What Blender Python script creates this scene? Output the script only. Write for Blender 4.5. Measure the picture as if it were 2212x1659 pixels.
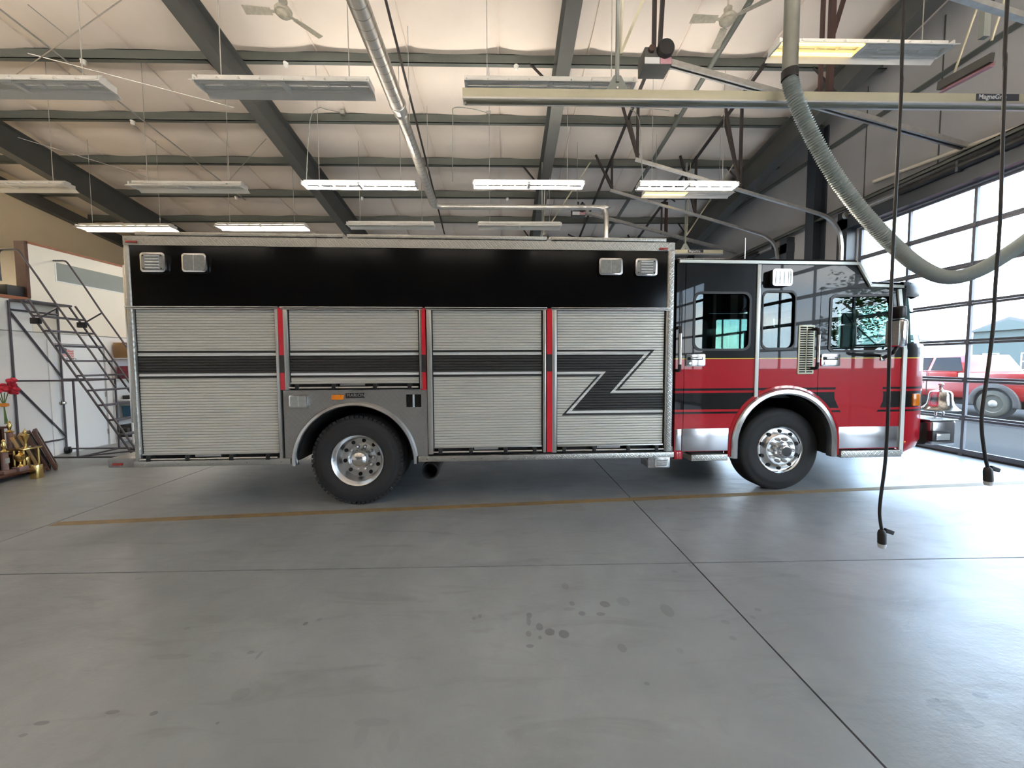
import bpy, bmesh, math, random
from math import sin, cos, pi, radians, tan, atan, atan2, sqrt
from mathutils import Vector, Matrix
from mathutils.geometry import tessellate_polygon
random.seed(11)
scene = bpy.context.scene
COL = scene.collection
for _o in list(bpy.data.objects):
    bpy.data.objects.remove(_o)

# ------------------------------------------------------------------ camera
F = 831.0                                   # focal length in photo pixels (2212 wide)
CAM = Vector((0.0, 0.0, 1.65))
YAW, PITCH, ROLL = radians(1.3), radians(3.1), radians(0.27)
_f = Vector((sin(YAW) * cos(PITCH), cos(YAW) * cos(PITCH), -sin(PITCH)))
_r0 = Vector((cos(YAW), -sin(YAW), 0.0))
_u0 = _r0.cross(_f)
_r = _r0 * cos(ROLL) - _u0 * sin(ROLL)
_u = _u0 * cos(ROLL) + _r0 * sin(ROLL)
cam_data = bpy.data.cameras.new('camera')
cam_data.sensor_fit = 'HORIZONTAL'
cam_data.sensor_width = 36.0
cam_data.lens = 36.0 * F / 2212.0
cam_data.clip_start, cam_data.clip_end = 0.05, 600
cam = bpy.data.objects.new('camera', cam_data)
COL.objects.link(cam)
_m = Matrix((( _r.x, _u.x, -_f.x, CAM.x), (_r.y, _u.y, -_f.y, CAM.y), (_r.z, _u.z, -_f.z, CAM.z), (0, 0, 0, 1)))
cam.matrix_world = _m
scene.camera = cam

# ------------------------------------------------------------------ view / world / sun
vs = scene.view_settings
vs.view_transform = 'Standard'; vs.look = 'None'; vs.gamma = 1.0; vs.use_curve_mapping = False
vs.exposure = 1.3
scene.display_settings.display_device = 'sRGB'
cy = scene.cycles
cy.use_denoising = True
cy.max_bounces = 10; cy.diffuse_bounces = 5; cy.glossy_bounces = 4; cy.transmission_bounces = 6; cy.transparent_max_bounces = 16
cy.caustics_reflective = False; cy.caustics_refractive = False
cy.sample_clamp_indirect = 6.0

world = bpy.data.worlds.new('sky'); scene.world = world
world.use_nodes = True
wn, wl = world.node_tree.nodes, world.node_tree.links
wn.clear()
w_out = wn.new('ShaderNodeOutputWorld'); w_bg = wn.new('ShaderNodeBackground')
w_tc = wn.new('ShaderNodeTexCoord'); w_sep = wn.new('ShaderNodeSeparateXYZ')
w_ramp = wn.new('ShaderNodeValToRGB')
w_ramp.color_ramp.elements[0].position = 0.0; w_ramp.color_ramp.elements[0].color = (0.74, 0.87, 1.0, 1)
w_ramp.color_ramp.elements[1].position = 0.55; w_ramp.color_ramp.elements[1].color = (0.33, 0.60, 0.98, 1)
w_map = wn.new('ShaderNodeMapping'); w_map.inputs['Scale'].default_value = (1.0, 1.0, 2.6)
w_noise = wn.new('ShaderNodeTexNoise'); w_noise.inputs['Scale'].default_value = 2.6; w_noise.inputs['Detail'].default_value = 6
w_cr = wn.new('ShaderNodeValToRGB')
w_cr.color_ramp.elements[0].position = 0.47; w_cr.color_ramp.elements[0].color = (0, 0, 0, 1)
w_cr.color_ramp.elements[1].position = 0.60; w_cr.color_ramp.elements[1].color = (1, 1, 1, 1)
w_mix = wn.new('ShaderNodeMix'); w_mix.data_type = 'RGBA'
w_mix.inputs['B'].default_value = (1.0, 1.0, 1.0, 1)
wl.new(w_tc.outputs['Generated'], w_sep.inputs[0]); wl.new(w_sep.outputs['Z'], w_ramp.inputs[0])
wl.new(w_tc.outputs['Generated'], w_map.inputs[0]); wl.new(w_map.outputs[0], w_noise.inputs['Vector'])
wl.new(w_noise.outputs['Fac'], w_cr.inputs[0]); wl.new(w_cr.outputs[0], w_mix.inputs['Factor'])
wl.new(w_ramp.outputs[0], w_mix.inputs['A']); wl.new(w_mix.outputs['Result'], w_bg.inputs['Color'])
w_bg.inputs['Strength'].default_value = 6.6
wl.new(w_bg.outputs[0], w_out.inputs[0])

sun_d = bpy.data.lights.new('sun', 'SUN'); sun_d.energy = 4.0; sun_d.angle = radians(2.0); sun_d.color = (1.0, 0.96, 0.88)
sun = bpy.data.objects.new('sun', sun_d); COL.objects.link(sun)
sun.rotation_euler = (radians(38), radians(-8), 0)      # high, shining along the front of the building
sun.location = (0, 0, 30)

# ------------------------------------------------------------------ pixel -> world helpers
def ray(px, py):
    d = _f * F + _r * (px - 1106.0) - _u * (py - 829.5)
    return d / d.y
def G(px, py, z=0.0):
    d = ray(px, py); return CAM + d * ((z - CAM.z) / d.z)
def AX(px, py, X):
    d = ray(px, py); return CAM + d * (X / d.x)
def AY(px, py, Y):
    d = ray(px, py); return CAM + d * (Y / d.y)
def APL(px, py, z0, s):                      # plane z = z0 - s*y
    d = ray(px, py); return CAM + d * ((z0 - CAM.z) / (d.z + s * d.y))

# fire truck frame: x along the side to the front, y into the truck, z up
TA = radians(1.8)
TX = Vector((cos(TA), sin(TA), 0)); TY = Vector((-sin(TA), cos(TA), 0))
_tc = G(775, 1091)
T0 = _tc - TY * 0.04
TM = Matrix(((TX.x, TY.x, 0, T0.x), (TX.y, TY.y, 0, T0.y), (0, 0, 1, 0), (0, 0, 0, 1)))
def TS(px, py, yl=0.0):
    d = ray(px, py); k = (yl - (CAM - T0).dot(TY)) / d.dot(TY)
    p = CAM + d * k - T0
    return (p.dot(TX), p.z)

# ------------------------------------------------------------------ mesh builder
WM = {}
class MB:
    def __init__(self):
        self.v = []; self.f = []; self.mi = []; self.cur = 0
    def add(self, vs, fs):
        o = len(self.v); self.v += [Vector(p) for p in vs]
        for f in fs:
            self.f.append([i + o for i in f]); self.mi.append(self.cur)
        return self
    def box(self, x0, x1, y0, y1, z0, z1):
        return self.add([(x0,y0,z0),(x1,y0,z0),(x1,y1,z0),(x0,y1,z0),(x0,y0,z1),(x1,y0,z1),(x1,y1,z1),(x0,y1,z1)],
            [(0,3,2,1),(4,5,6,7),(0,1,5,4),(1,2,6,5),(2,3,7,6),(3,0,4,7)])
    def obox(self, c, ax, ay, az):             # box from centre and three half axis vectors
        c, ax, ay, az = Vector(c), Vector(ax), Vector(ay), Vector(az)
        P = [c + ax*i + ay*j + az*k for k in (-1,1) for (i,j) in ((-1,-1),(1,-1),(1,1),(-1,1))]
        if ax.cross(ay).dot(az) < 0:
            return self.add(P, [(0,1,2,3),(7,6,5,4),(4,5,1,0),(5,6,2,1),(6,7,3,2),(7,4,0,3)])
        return self.add(P, [(0,3,2,1),(4,5,6,7),(0,1,5,4),(1,2,6,5),(2,3,7,6),(3,0,4,7)])
    def bar(self, a, b, w, h, up=(0,0,1)):     # rectangular bar a->b, w across, h along up
        a, b = Vector(a), Vector(b); d = (b - a); L = d.length; d.normalize()
        up = Vector(up); s = d.cross(up)
        if s.length < 1e-4: s = d.cross(Vector((1,0,0)))
        s.normalize(); u = s.cross(d)
        return self.obox((a + b)/2, d*(L/2), s*(w/2), u*(h/2))
    def angle(self, a, b, w, t, up=(0,0,1)):   # L section
        a, b = Vector(a), Vector(b); d = (b - a).normalized()
        s = d.cross(Vector(up))
        if s.length < 1e-4: s = d.cross(Vector((1,0,0)))
        s.normalize(); u = s.cross(d)
        self.bar(a + u*(w/2), b + u*(w/2), t, w, u)
        self.bar(a + s*(w/2), b + s*(w/2), w, t, u)
        return self
    def loft(self, rings, cap=True, closed=True):
        n = len(rings[0]); vs = [p for r in rings for p in r]; fs = []
        m = n if closed else n - 1
        for i in range(len(rings) - 1):
            for j in range(m):
                k = (j + 1) % n
                fs.append((i*n + j, i*n + k, (i+1)*n + k, (i+1)*n + j))
        if cap and closed:
            fs.append(tuple(range(n - 1, -1, -1))); fs.append(tuple(range((len(rings)-1)*n, len(rings)*n)))
        return self.add(vs, fs)
    def tube(self, pts, r, n=8, cap=True, smooth=0):
        pts = [Vector(p) for p in pts]
        if smooth:
            if isinstance(r, (list, tuple)): r = [r[i] + (r[i+1]-r[i])*j/smooth for i in range(len(r)-1) for j in range(smooth)] + [r[-1]]
            pts = crom(pts, smooth)
        rs = r if isinstance(r, (list, tuple)) else [r]*len(pts)
        t0 = (pts[1] - pts[0]).normalized()
        ref = Vector((0,0,1)) if abs(t0.z) < 0.9 else Vector((1,0,0))
        s = t0.cross(ref).normalized(); rings = []
        for i, p in enumerate(pts):
            if i == 0: t = pts[1] - pts[0]
            elif i == len(pts) - 1: t = pts[-1] - pts[-2]
            else: t = (pts[i+1]-p).normalized() + (p-pts[i-1]).normalized()
            t = t.normalized()
            s = (s - t*s.dot(t)).normalized(); u = t.cross(s)
            rings.append([p + (s*cos(2*pi*j/n) + u*sin(2*pi*j/n))*rs[i] for j in range(n)])
        return self.loft(rings, cap)
    def cyl(self, a, b, r, n=16, r2=None):
        return self.tube([a, b], [r, r if r2 is None else r2], n)
    def lathe(self, prof, c, axis, n=32, cap=True):      # prof: list of (radius, distance along axis)
        c, axis = Vector(c), Vector(axis).normalized()
        ref = Vector((0,0,1)) if abs(axis.z) < 0.9 else Vector((1,0,0))
        s = axis.cross(ref).normalized(); u = axis.cross(s)
        rings = [[c + axis*h + (s*cos(2*pi*j/n) + u*sin(2*pi*j/n))*max(r, 1e-4) for j in range(n)] for r, h in prof]
        return self.loft(rings, cap)
    def prism(self, poly, mapf, a, b, holes=()):   # poly in 2D, mapf(u,v,w)->3D, w from a to b
        loops = [list(poly)] + [list(h) for h in holes]
        tris = tessellate_polygon([[Vector((p[0], p[1], 0)) for p in l] for l in loops])
        flat = [p for l in loops for p in l]; n = len(flat)
        vs = [mapf(p[0], p[1], a) for p in flat] + [mapf(p[0], p[1], b) for p in flat]
        fs = []
        for t in tris:
            fs.append(tuple(t)); fs.append(tuple(i + n for i in reversed(t)))
        o = 0
        for l in loops:
            k = len(l)
            for i in range(k):
                j = (i + 1) % k; fs.append((o+i, o+j, o+j+n, o+i+n))
            o += k
        return self.add(vs, fs)
    def build(self, name, mat, parent=None, local=False, smooth=False, bevel=0, ang=40, seg=2):
        me = bpy.data.meshes.new(name)
        inv = None
        if parent is not None and not local:
            inv = WM[parent].inverted()
        vs = [tuple(inv @ p) if inv else tuple(p) for p in self.v]
        org = Vector((0,0,0))
        if parent is None:
            xs = [p[0] for p in vs]; ys = [p[1] for p in vs]; zs = [p[2] for p in vs]
            org = Vector(((min(xs)+max(xs))/2, (min(ys)+max(ys))/2, min(zs)))
            vs = [(p[0]-org.x, p[1]-org.y, p[2]-org.z) for p in vs]
        me.from_pydata(vs, [], self.f)
        mats = mat if isinstance(mat, (list, tuple)) else [mat]
        for m in mats: me.materials.append(M[m])
        if len(mats) > 1:
            for p, i in zip(me.polygons, self.mi): p.material_index = i
        bm = bmesh.new(); bm.from_mesh(me)
        bmesh.ops.recalc_face_normals(bm, faces=bm.faces)
        if bevel:
            es = [e for e in bm.edges if len(e.link_faces) == 2 and e.calc_face_angle(0) > radians(30)]
            try: bmesh.ops.bevel(bm, geom=es, offset=bevel, segments=seg, profile=0.5, affect='EDGES', clamp_overlap=True)
            except Exception: pass
        bm.to_mesh(me); bm.free()
        if smooth or bevel:
            for p in me.polygons: p.use_smooth = True
            me.set_sharp_from_angle(angle=radians(ang))
        me.update()
        o = bpy.data.objects.new(name, me); COL.objects.link(o)
        if parent is not None:
            o.parent = parent; WM[o] = WM[parent]
        else:
            o.location = org; WM[o] = Matrix.Translation(org)
        return o
def crom(P, k):
    out = []
    for i in range(len(P) - 1):
        p0 = P[max(i-1, 0)]; p1 = P[i]; p2 = P[i+1]; p3 = P[min(i+2, len(P)-1)]
        for j in range(k):
            t = j / k
            out.append(0.5*((2*p1) + (p2-p0)*t + (2*p0-5*p1+4*p2-p3)*t*t + (3*p1-p0-3*p2+p3)*t**3))
    out.append(P[-1]); return out
def rrect(x0, z0, x1, z1, r, n=5):
    if x0 > x1: x0, x1 = x1, x0
    if z0 > z1: z0, z1 = z1, z0
    out = []
    for cx, cz, a0 in ((x1-r, z0+r, -90), (x1-r, z1-r, 0), (x0+r, z1-r, 90), (x0+r, z0+r, 180)):
        for i in range(n + 1):
            a = radians(a0 + 90*i/n); out.append((cx + r*cos(a), cz + r*sin(a)))
    return out
def XZ(u, v, w): return (u, w, v)
def YZ(u, v, w): return (w, u, v)
def XY(u, v, w): return (u, v, w)
def thing(name, label, cat, loc=(0,0,0), rz=0.0, group=None):
    o = bpy.data.objects.new(name, None); COL.objects.link(o)
    o.empty_display_size = 0.2
    o.location = loc; o.rotation_euler = (0, 0, rz)
    WM[o] = Matrix.Translation(Vector(loc)) @ Matrix.Rotation(rz, 4, 'Z')
    return tag(o, label, cat, group)
def tag(o, label, cat, group=None):
    o['label'] = label; o['category'] = cat
    if group: o['group'] = group
    return o
def struct(o):
    o['kind'] = 'structure'; return o
def sroot(name, loc=(0,0,0)):
    o = bpy.data.objects.new(name, None); COL.objects.link(o); o.location = loc
    o.empty_display_size = 0.2
    WM[o] = Matrix.Translation(Vector(loc)); return struct(o)
def share(src, parent, mat4):                  # another object on the same mesh
    o = bpy.data.objects.new(src.name.split('.')[0], src.data); COL.objects.link(o)
    o.parent = parent; o.matrix_local = mat4
    WM[o] = WM[parent] @ mat4 if parent in WM else mat4
    return o
def copy_tree(o, loc, parent=None):
    c = o.copy(); COL.objects.link(c)
    if parent is None: c.location = loc; WM[c] = Matrix.Translation(Vector(loc)) @ Matrix.Rotation(o.rotation_euler.z, 4, 'Z')
    else: c.parent = parent
    for ch in o.children: copy_tree(ch, None, c)
    return c
def lettering(name, text, mat, parent, size, origin, xdir, ydir, depth=0.002, local=False, align='LEFT', shear=0.0, bold=0.0):
    cu = bpy.data.curves.new(name, 'FONT'); cu.body = text; cu.size = size; cu.extrude = depth; cu.align_x = align; cu.shear = shear; cu.offset = bold
    t = bpy.data.objects.new(name, cu); COL.objects.link(t)
    bpy.context.view_layer.update()
    dg = bpy.context.evaluated_depsgraph_get()
    me = bpy.data.meshes.new_from_object(t.evaluated_get(dg))
    bpy.data.objects.remove(t); bpy.data.curves.remove(cu)
    x, y = Vector(xdir).normalized(), Vector(ydir).normalized(); z = x.cross(y)
    og = Vector(origin); inv = Matrix.Identity(4) if local else WM[parent].inverted()
    for v in me.vertices:
        v.co = inv @ (og + x*v.co.x + y*v.co.y + z*v.co.z)
    me.materials.clear(); me.materials.append(M[mat])
    o = bpy.data.objects.new(name, me); COL.objects.link(o); o.parent = parent; WM[o] = WM[parent]
    return o
# ------------------------------------------------------------------ materials
M = {}
class N:                                        # tiny node helper
    def __init__(self, name):
        self.m = bpy.data.materials.new(name); self.m.use_nodes = True
        self.n = self.m.node_tree.nodes; self.l = self.m.node_tree.links
        self.b = self.n['Principled BSDF']; M[name] = self.m
    def new(self, t, **kw):
        nd = self.n.new(t)
        for k, v in kw.items(): setattr(nd, k, v)
        return nd
    def math(self, op, a, b=None, c=None):
        nd = self.new('ShaderNodeMath', operation=op)
        for i, x in enumerate((a, b, c)):
            if x is None: continue
            if isinstance(x, (int, float)): nd.inputs[i].default_value = x
            else: self.l.new(x, nd.inputs[i])
        return nd.outputs[0]
    def mixc(self, fac, a, b):
        nd = self.new('ShaderNodeMix', data_type='RGBA')
        for s, x in (('Factor', fac), ('A', a), ('B', b)):
            if isinstance(x, (tuple, list)): nd.inputs[s].default_value = (*x, 1) if len(x) == 3 else x
            elif isinstance(x, (int, float)): nd.inputs[s].default_value = x
            else: self.l.new(x, nd.inputs[s])
        return nd.outputs['Result']
    def noise(self, scale, detail=4, rough=0.55, vec=None, dist=0.0):
        nd = self.new('ShaderNodeTexNoise'); nd.inputs['Scale'].default_value = scale
        nd.inputs['Detail'].default_value = detail; nd.inputs['Roughness'].default_value = rough; nd.inputs['Distortion'].default_value = dist
        self.l.new(vec if vec is not None else self.co(), nd.inputs['Vector']); return nd.outputs['Fac']
    def co(self, kind='Object'):
        if not hasattr(self, '_tc'): self._tc = self.new('ShaderNodeTexCoord')
        return self._tc.outputs[kind]
    def wco(self):
        if not hasattr(self, '_g'): self._g = self.new('ShaderNodeNewGeometry')
        return self._g.outputs['Position']
    def scaled(self, s, vec=None):
        nd = self.new('ShaderNodeMapping'); nd.inputs['Scale'].default_value = s
        self.l.new(vec if vec is not None else self.co(), nd.inputs[0]); return nd.outputs[0]
    def ramp(self, fac, stops, interp='LINEAR'):
        nd = self.new('ShaderNodeValToRGB'); cr = nd.color_ramp; cr.interpolation = interp
        while len(cr.elements) < len(stops): cr.elements.new(0.5)
        for e, (p, c) in zip(cr.elements, stops):
            e.position = p; e.color = (*c, 1) if isinstance(c, (tuple, list)) else (c, c, c, 1)
        self.l.new(fac, nd.inputs[0]); return nd.outputs[0]
    def sep(self, vec=None):
        nd = self.new('ShaderNodeSeparateXYZ'); self.l.new(vec if vec is not None else self.co(), nd.inputs[0]); return nd.outputs
    def bump(self, h, strength=0.3, dist=0.01):
        nd = self.new('ShaderNodeBump'); nd.inputs['Strength'].default_value = strength; nd.inputs['Distance'].default_value = dist
        self.l.new(h, nd.inputs['Height']); self.l.new(nd.outputs[0], self.b.inputs['Normal'])
    def set(self, **kw):
        for k, v in kw.items():
            k = k.replace('_', ' ')
            s = self.b.inputs[k]
            if isinstance(v, (int, float)): s.default_value = v
            elif isinstance(v, (tuple, list)): s.default_value = (*v, 1) if len(v) == 3 else v
            else: self.l.new(v, s)
        return self
def mat(name, col, rough=0.5, metal=0.0, var=0.08, scale=6.0, bump=0.0, coat=0.0, spec=0.5):
    n = N(name)
    f = n.noise(scale)
    a = tuple(max(0, c*(1-var)) for c in col); b = tuple(min(1, c*(1+var)) for c in col)
    n.set(Base_Color=n.mixc(f, a, b), Roughness=rough, Metallic=metal, Coat_Weight=coat, Specular_IOR_Level=spec)
    n.b.inputs['Coat Roughness'].default_value = 0.03
    if bump: n.bump(n.noise(scale*8), bump, 0.01)
    return n
def emis(name, col, s):
    n = N(name); n.set(Base_Color=(0.8,0.8,0.8), Emission_Color=col, Emission_Strength=s); return n
def glass(name, tint=(0.95,0.98,0.98), refl=0.10, rough=0.0, grz=0.3):
    n = N(name); nt = n.n; nt.remove(n.b)
    out = nt['Material Output']
    tr = n.new('ShaderNodeBsdfTransparent'); tr.inputs[0].default_value = (*tint, 1)
    gl = n.new('ShaderNodeBsdfGlossy'); gl.inputs['Roughness'].default_value = rough; gl.inputs['Color'].default_value = (1,1,1,1)
    fr = n.new('ShaderNodeLayerWeight'); fr.inputs['Blend'].default_value = 0.25
    fac = n.math('MULTIPLY_ADD', fr.outputs['Facing'], grz, refl)
    mx = n.new('ShaderNodeMixShader'); n.l.new(fac, mx.inputs[0]); n.l.new(tr.outputs[0], mx.inputs[1]); n.l.new(gl.outputs[0], mx.inputs[2])
    n.l.new(mx.outputs[0], out.inputs[0]); return n
def diamond(name, col, rough=0.32, metal=0.85, s=1.0):
    n = N(name); x, y, z = n.sep()
    h = None
    k = 95.0*s
    a = n.math('MULTIPLY', n.math('ADD', x, z), k); b = n.math('MULTIPLY', n.math('SUBTRACT', x, z), k)
    # lozenges: long along one diagonal in even cells, along the other in odd cells
    sa, sb = n.math('SINE', a), n.math('SINE', b)
    p = n.math('MULTIPLY', n.math('POWER', n.math('ABSOLUTE', n.math('SINE', n.math('MULTIPLY', a, 0.5))), 5.0), n.math('ABSOLUTE', n.math('SINE', n.math('MULTIPLY', b, 0.25))))
    q = n.math('MULTIPLY', n.math('POWER', n.math('ABSOLUTE', n.math('SINE', n.math('MULTIPLY', b, 0.5))), 5.0), n.math('ABSOLUTE', n.math('COSINE', n.math('MULTIPLY', a, 0.25))))
    h = n.math('MAXIMUM', p, q)
    n.set(Base_Color=n.mixc(n.noise(9), tuple(c*0.85 for c in col), col), Roughness=rough, Metallic=metal)
    n.bump(h, 0.7, 0.0025); return n

mat('ceiling_vinyl', (0.82, 0.75, 0.69), 0.65, var=0.06, scale=1.3, bump=0.08)
mat('purlin_steel', (0.115, 0.13, 0.12), 0.55, var=0.2, scale=2)
mat('rafter_steel', (0.085, 0.09, 0.088), 0.55, var=0.15, scale=2)
mat('dark_angle', (0.030, 0.024, 0.024), 0.5, var=0.25, scale=9)
mat('brown_post', (0.055, 0.028, 0.026), 0.5, var=0.2, scale=6)
mat('column_navy', (0.035, 0.045, 0.06), 0.4, var=0.15, scale=3)
mat('wall_insul', (0.43, 0.44, 0.465), 0.7, var=0.08, scale=1.2, bump=0.05)
mat('wall_tan', (0.93, 0.80, 0.58), 0.75, var=0.05, scale=1.5)
mat('wall_white', (0.93, 0.93, 0.92), 0.7, var=0.03, scale=1.5)
mat('wall_cream', (0.95, 0.89, 0.77), 0.7, var=0.03, scale=1.5)
mat('wall_plain', (0.20, 0.19, 0.18), 0.75, var=0.06, scale=0.8)
mat('door_white', (0.90, 0.93, 0.95), 0.45, var=0.02, scale=2)
mat('wood_trim', (0.30, 0.105, 0.05), 0.45, var=0.25, scale=14)
mat('wood_dark', (0.075, 0.025, 0.012), 0.5, var=0.35, scale=16)
mat('grey_panel', (0.28, 0.31, 0.29), 0.6, var=0.05)
mat('door_frame_grey', (0.13, 0.135, 0.155), 0.45, metal=0.3, var=0.1)
mat('aluminium', (0.62, 0.62, 0.60), 0.35, metal=0.9, var=0.06)
mat('galvanised', (0.55, 0.55, 0.53), 0.38, metal=0.85, var=0.25, scale=14)
mat('chrome', (0.72, 0.72, 0.72), 0.17, metal=1.0, var=0.04)
mat('satin_steel', (0.66, 0.66, 0.66), 0.28, metal=1.0, var=0.05)
mat('black_paint', (0.003, 0.003, 0.0034), 0.12, var=0.1, coat=0.0, spec=0.16)
mat('black_plastic', (0.012, 0.012, 0.013), 0.45, var=0.2)
mat('black_rubber', (0.016, 0.016, 0.018), 0.75, var=0.25, scale=20, bump=0.15)
mat('under_black', (0.008, 0.008, 0.009), 0.8, var=0.2)
mat('red_paint', (0.42, 0.012, 0.02), 0.14, var=0.05, coat=0.9)
mat('red_bright', (0.60, 0.015, 0.03), 0.3, var=0.05, coat=0.5)
mat('slat_silver', (0.66, 0.65, 0.60), 0.42, metal=0.4, var=0.05, scale=3)
mat('decal_dark', (0.022, 0.022, 0.022), 0.5, var=0.15, scale=30)
mat('decal_white', (0.80, 0.80, 0.78), 0.4, var=0.03)
mat('white_trim', (0.74, 0.78, 0.74), 0.35, metal=0.2, var=0.04)
mat('stainless_panel', (0.55, 0.55, 0.57), 0.22, metal=0.9, var=0.08, scale=3)
mat('amber', (0.85, 0.24, 0.01), 0.2, var=0.05, coat=0.6)
mat('red_lens', (0.30, 0.02, 0.015), 0.2, var=0.1, coat=0.6)
mat('lens_clear', (0.55, 0.58, 0.58), 0.16, metal=0.2, var=0.45, scale=60, coat=0.6)
mat('lens_frost', (0.30, 0.31, 0.30), 0.22, metal=0.2, var=0.35, scale=30, coat=0.5)
mat('fixture_white', (0.90, 0.90, 0.87), 0.45, var=0.04)
mat('tube_off', (0.88, 0.87, 0.83), 0.3, var=0.02)
mat('rail_beige', (0.58, 0.56, 0.42), 0.42, metal=0.25, var=0.05)
mat('label_navy', (0.03, 0.035, 0.055), 0.4, var=0.1)
mat('label_grey', (0.70, 0.72, 0.74), 0.4, var=0.05)
mat('label_pink', (0.55, 0.30, 0.36), 0.5, var=0.08)
mat('fan_white', (0.42, 0.40, 0.33), 0.5, var=0.35, scale=18)
mat('ladder_grey', (0.085, 0.08, 0.095), 0.4, metal=0.3, var=0.2, scale=10)
mat('gold', (0.80, 0.58, 0.22), 0.18, metal=1.0, var=0.15, scale=20)
mat('silver_cup', (0.75, 0.73, 0.66), 0.18, metal=1.0, var=0.1)
mat('marble_brown', (0.24, 0.15, 0.13), 0.3, var=0.5, scale=14)
mat('wood_gold', (0.42, 0.26, 0.09), 0.4, var=0.3, scale=14)
mat('paper', (0.82, 0.78, 0.76), 0.7, var=0.06)
mat('flower_red', (0.55, 0.02, 0.05), 0.6, var=0.4, scale=40)
mat('stem_green', (0.10, 0.20, 0.06), 0.6, var=0.2)
mat('orange_plastic', (0.85, 0.30, 0.03), 0.4, var=0.1)
mat('cardboard', (0.33, 0.19, 0.08), 0.75, var=0.15)
mat('blue_plastic', (0.02, 0.10, 0.19), 0.45, var=0.1)
mat('maroon_print', (0.25, 0.03, 0.05), 0.5, var=0.6, scale=18)
mat('seat_grey', (0.06, 0.065, 0.07), 0.8, var=0.2, scale=20)
mat('cab_lining', (0.13, 0.155, 0.155), 0.7, var=0.1)
mat('nickel', (0.62, 0.62, 0.60), 0.2, metal=1.0, var=0.05)
mat('car_red', (0.22, 0.008, 0.006), 0.2, var=0.05, coat=0.7)
mat('car_white', (0.30, 0.29, 0.27), 0.3, var=0.03, coat=0.4)
mat('car_grey', (0.05, 0.048, 0.048), 0.6, var=0.1)
mat('tyre_tan', (0.08, 0.075, 0.06), 0.85, var=0.2, scale=12)
mat('asphalt', (0.018, 0.018, 0.019), 0.85, var=0.15, scale=14, bump=0.3, spec=0.04)
mat('apron', (0.026, 0.026, 0.0255), 0.8, var=0.08, scale=2, spec=0.04)
mat('house_wall', (0.08, 0.10, 0.098), 0.8, var=0.05, spec=0.04)
mat('house_white', (0.82, 0.82, 0.79), 0.8, var=0.03, spec=0.04)
mat('house_roof', (0.11, 0.115, 0.12), 0.85, var=0.15, spec=0.04)
mat('leaf', (0.03, 0.065, 0.012), 0.6, var=0.55, scale=2.5, spec=0.04)
mat('bark', (0.11, 0.08, 0.055), 0.85, var=0.3, scale=8)
mat('line_white', (0.85, 0.85, 0.83), 0.6, var=0.05, spec=0.04)
diamond('plate', (0.50, 0.50, 0.47), 0.36, 0.85, 2.1)
mat('duct_grey', (0.26, 0.27, 0.25), 0.4, metal=0.5, var=0.2, scale=8)
diamond('plate_dark', (0.36, 0.36, 0.355), 0.4, 0.8, 2.1)
glass('door_glass', (0.97, 0.99, 0.99), 0.03)
glass('cab_glass', (0.42, 0.52, 0.50), 0.03, grz=0.14)
glass('car_glass', (0.10, 0.10, 0.12), 0.012, grz=0.05)
emis('tube_on', (1.0, 0.89, 0.75), 55.0)
emis('tube_fill', (1.0, 0.89, 0.76), 42.0)  # tubes of the added fill troughs over the open floor
emis('tube_fill_warm', (1.0, 0.86, 0.64), 130.0)  # tubes of the added fill fixtures over the loft
emis('tube_amber', (1.0, 0.66, 0.16), 1.6)

# hose: grey-beige with ring ribs in the mesh itself
mat('hose', (0.38, 0.43, 0.42), 0.42, metal=0.25, var=0.12, scale=20)
# spiral duct: galvanised with helical seams
n = N('spiral_duct'); x, y, z = n.sep()
ang = n.new('ShaderNodeMath', operation='ARCTAN2'); n.l.new(x, ang.inputs[0]); n.l.new(z, ang.inputs[1])
ph = n.math('FRACT', n.math('ADD', n.math('MULTIPLY', y, 7.0), n.math('MULTIPLY', ang.outputs[0], 0.1592)))
seam = n.math('LESS_THAN', ph, 0.10)
n.set(Base_Color=n.mixc(seam, n.mixc(n.noise(8), (0.48,0.46,0.42), (0.66,0.64,0.60)), (0.36,0.33,0.28)), Roughness=0.36, Metallic=0.85)
n.bump(seam, 0.5, 0.004)

# flag sticker (object coords: x 0..1 along, z 0..1 up)
n = N('flag_print'); x, y, z = n.sep(n.co('Generated'))
st = n.math('GREATER_THAN', n.math('FRACT', n.math('MULTIPLY', z, 6.5)), 0.5)
canton = n.math('MULTIPLY', n.math('LESS_THAN', y, 0.42), n.math('GREATER_THAN', z, 0.46))
n.set(Base_Color=n.mixc(canton, n.mixc(st, (0.60,0.10,0.10), (0.82,0.78,0.76)), (0.04,0.05,0.12)), Roughness=0.5)
# ------------------------------------------------------------------ the hall: dimensions
XR, XL = 7.95, -14.7            # door wall, far gable wall
YB, YN, YRIDGE = 17.2, -10.2, 3.5
SL = 0.155                      # roof slope
ZP0 = 8.94                      # purlin underside at y = 0 (falling to the back)
def zroof(y, base=ZP0):         # gable roof height of a plane with value base at y=0
    return base - SL*y if y >= YRIDGE else base - SL*YRIDGE - SL*(YRIDGE - y)

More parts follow.
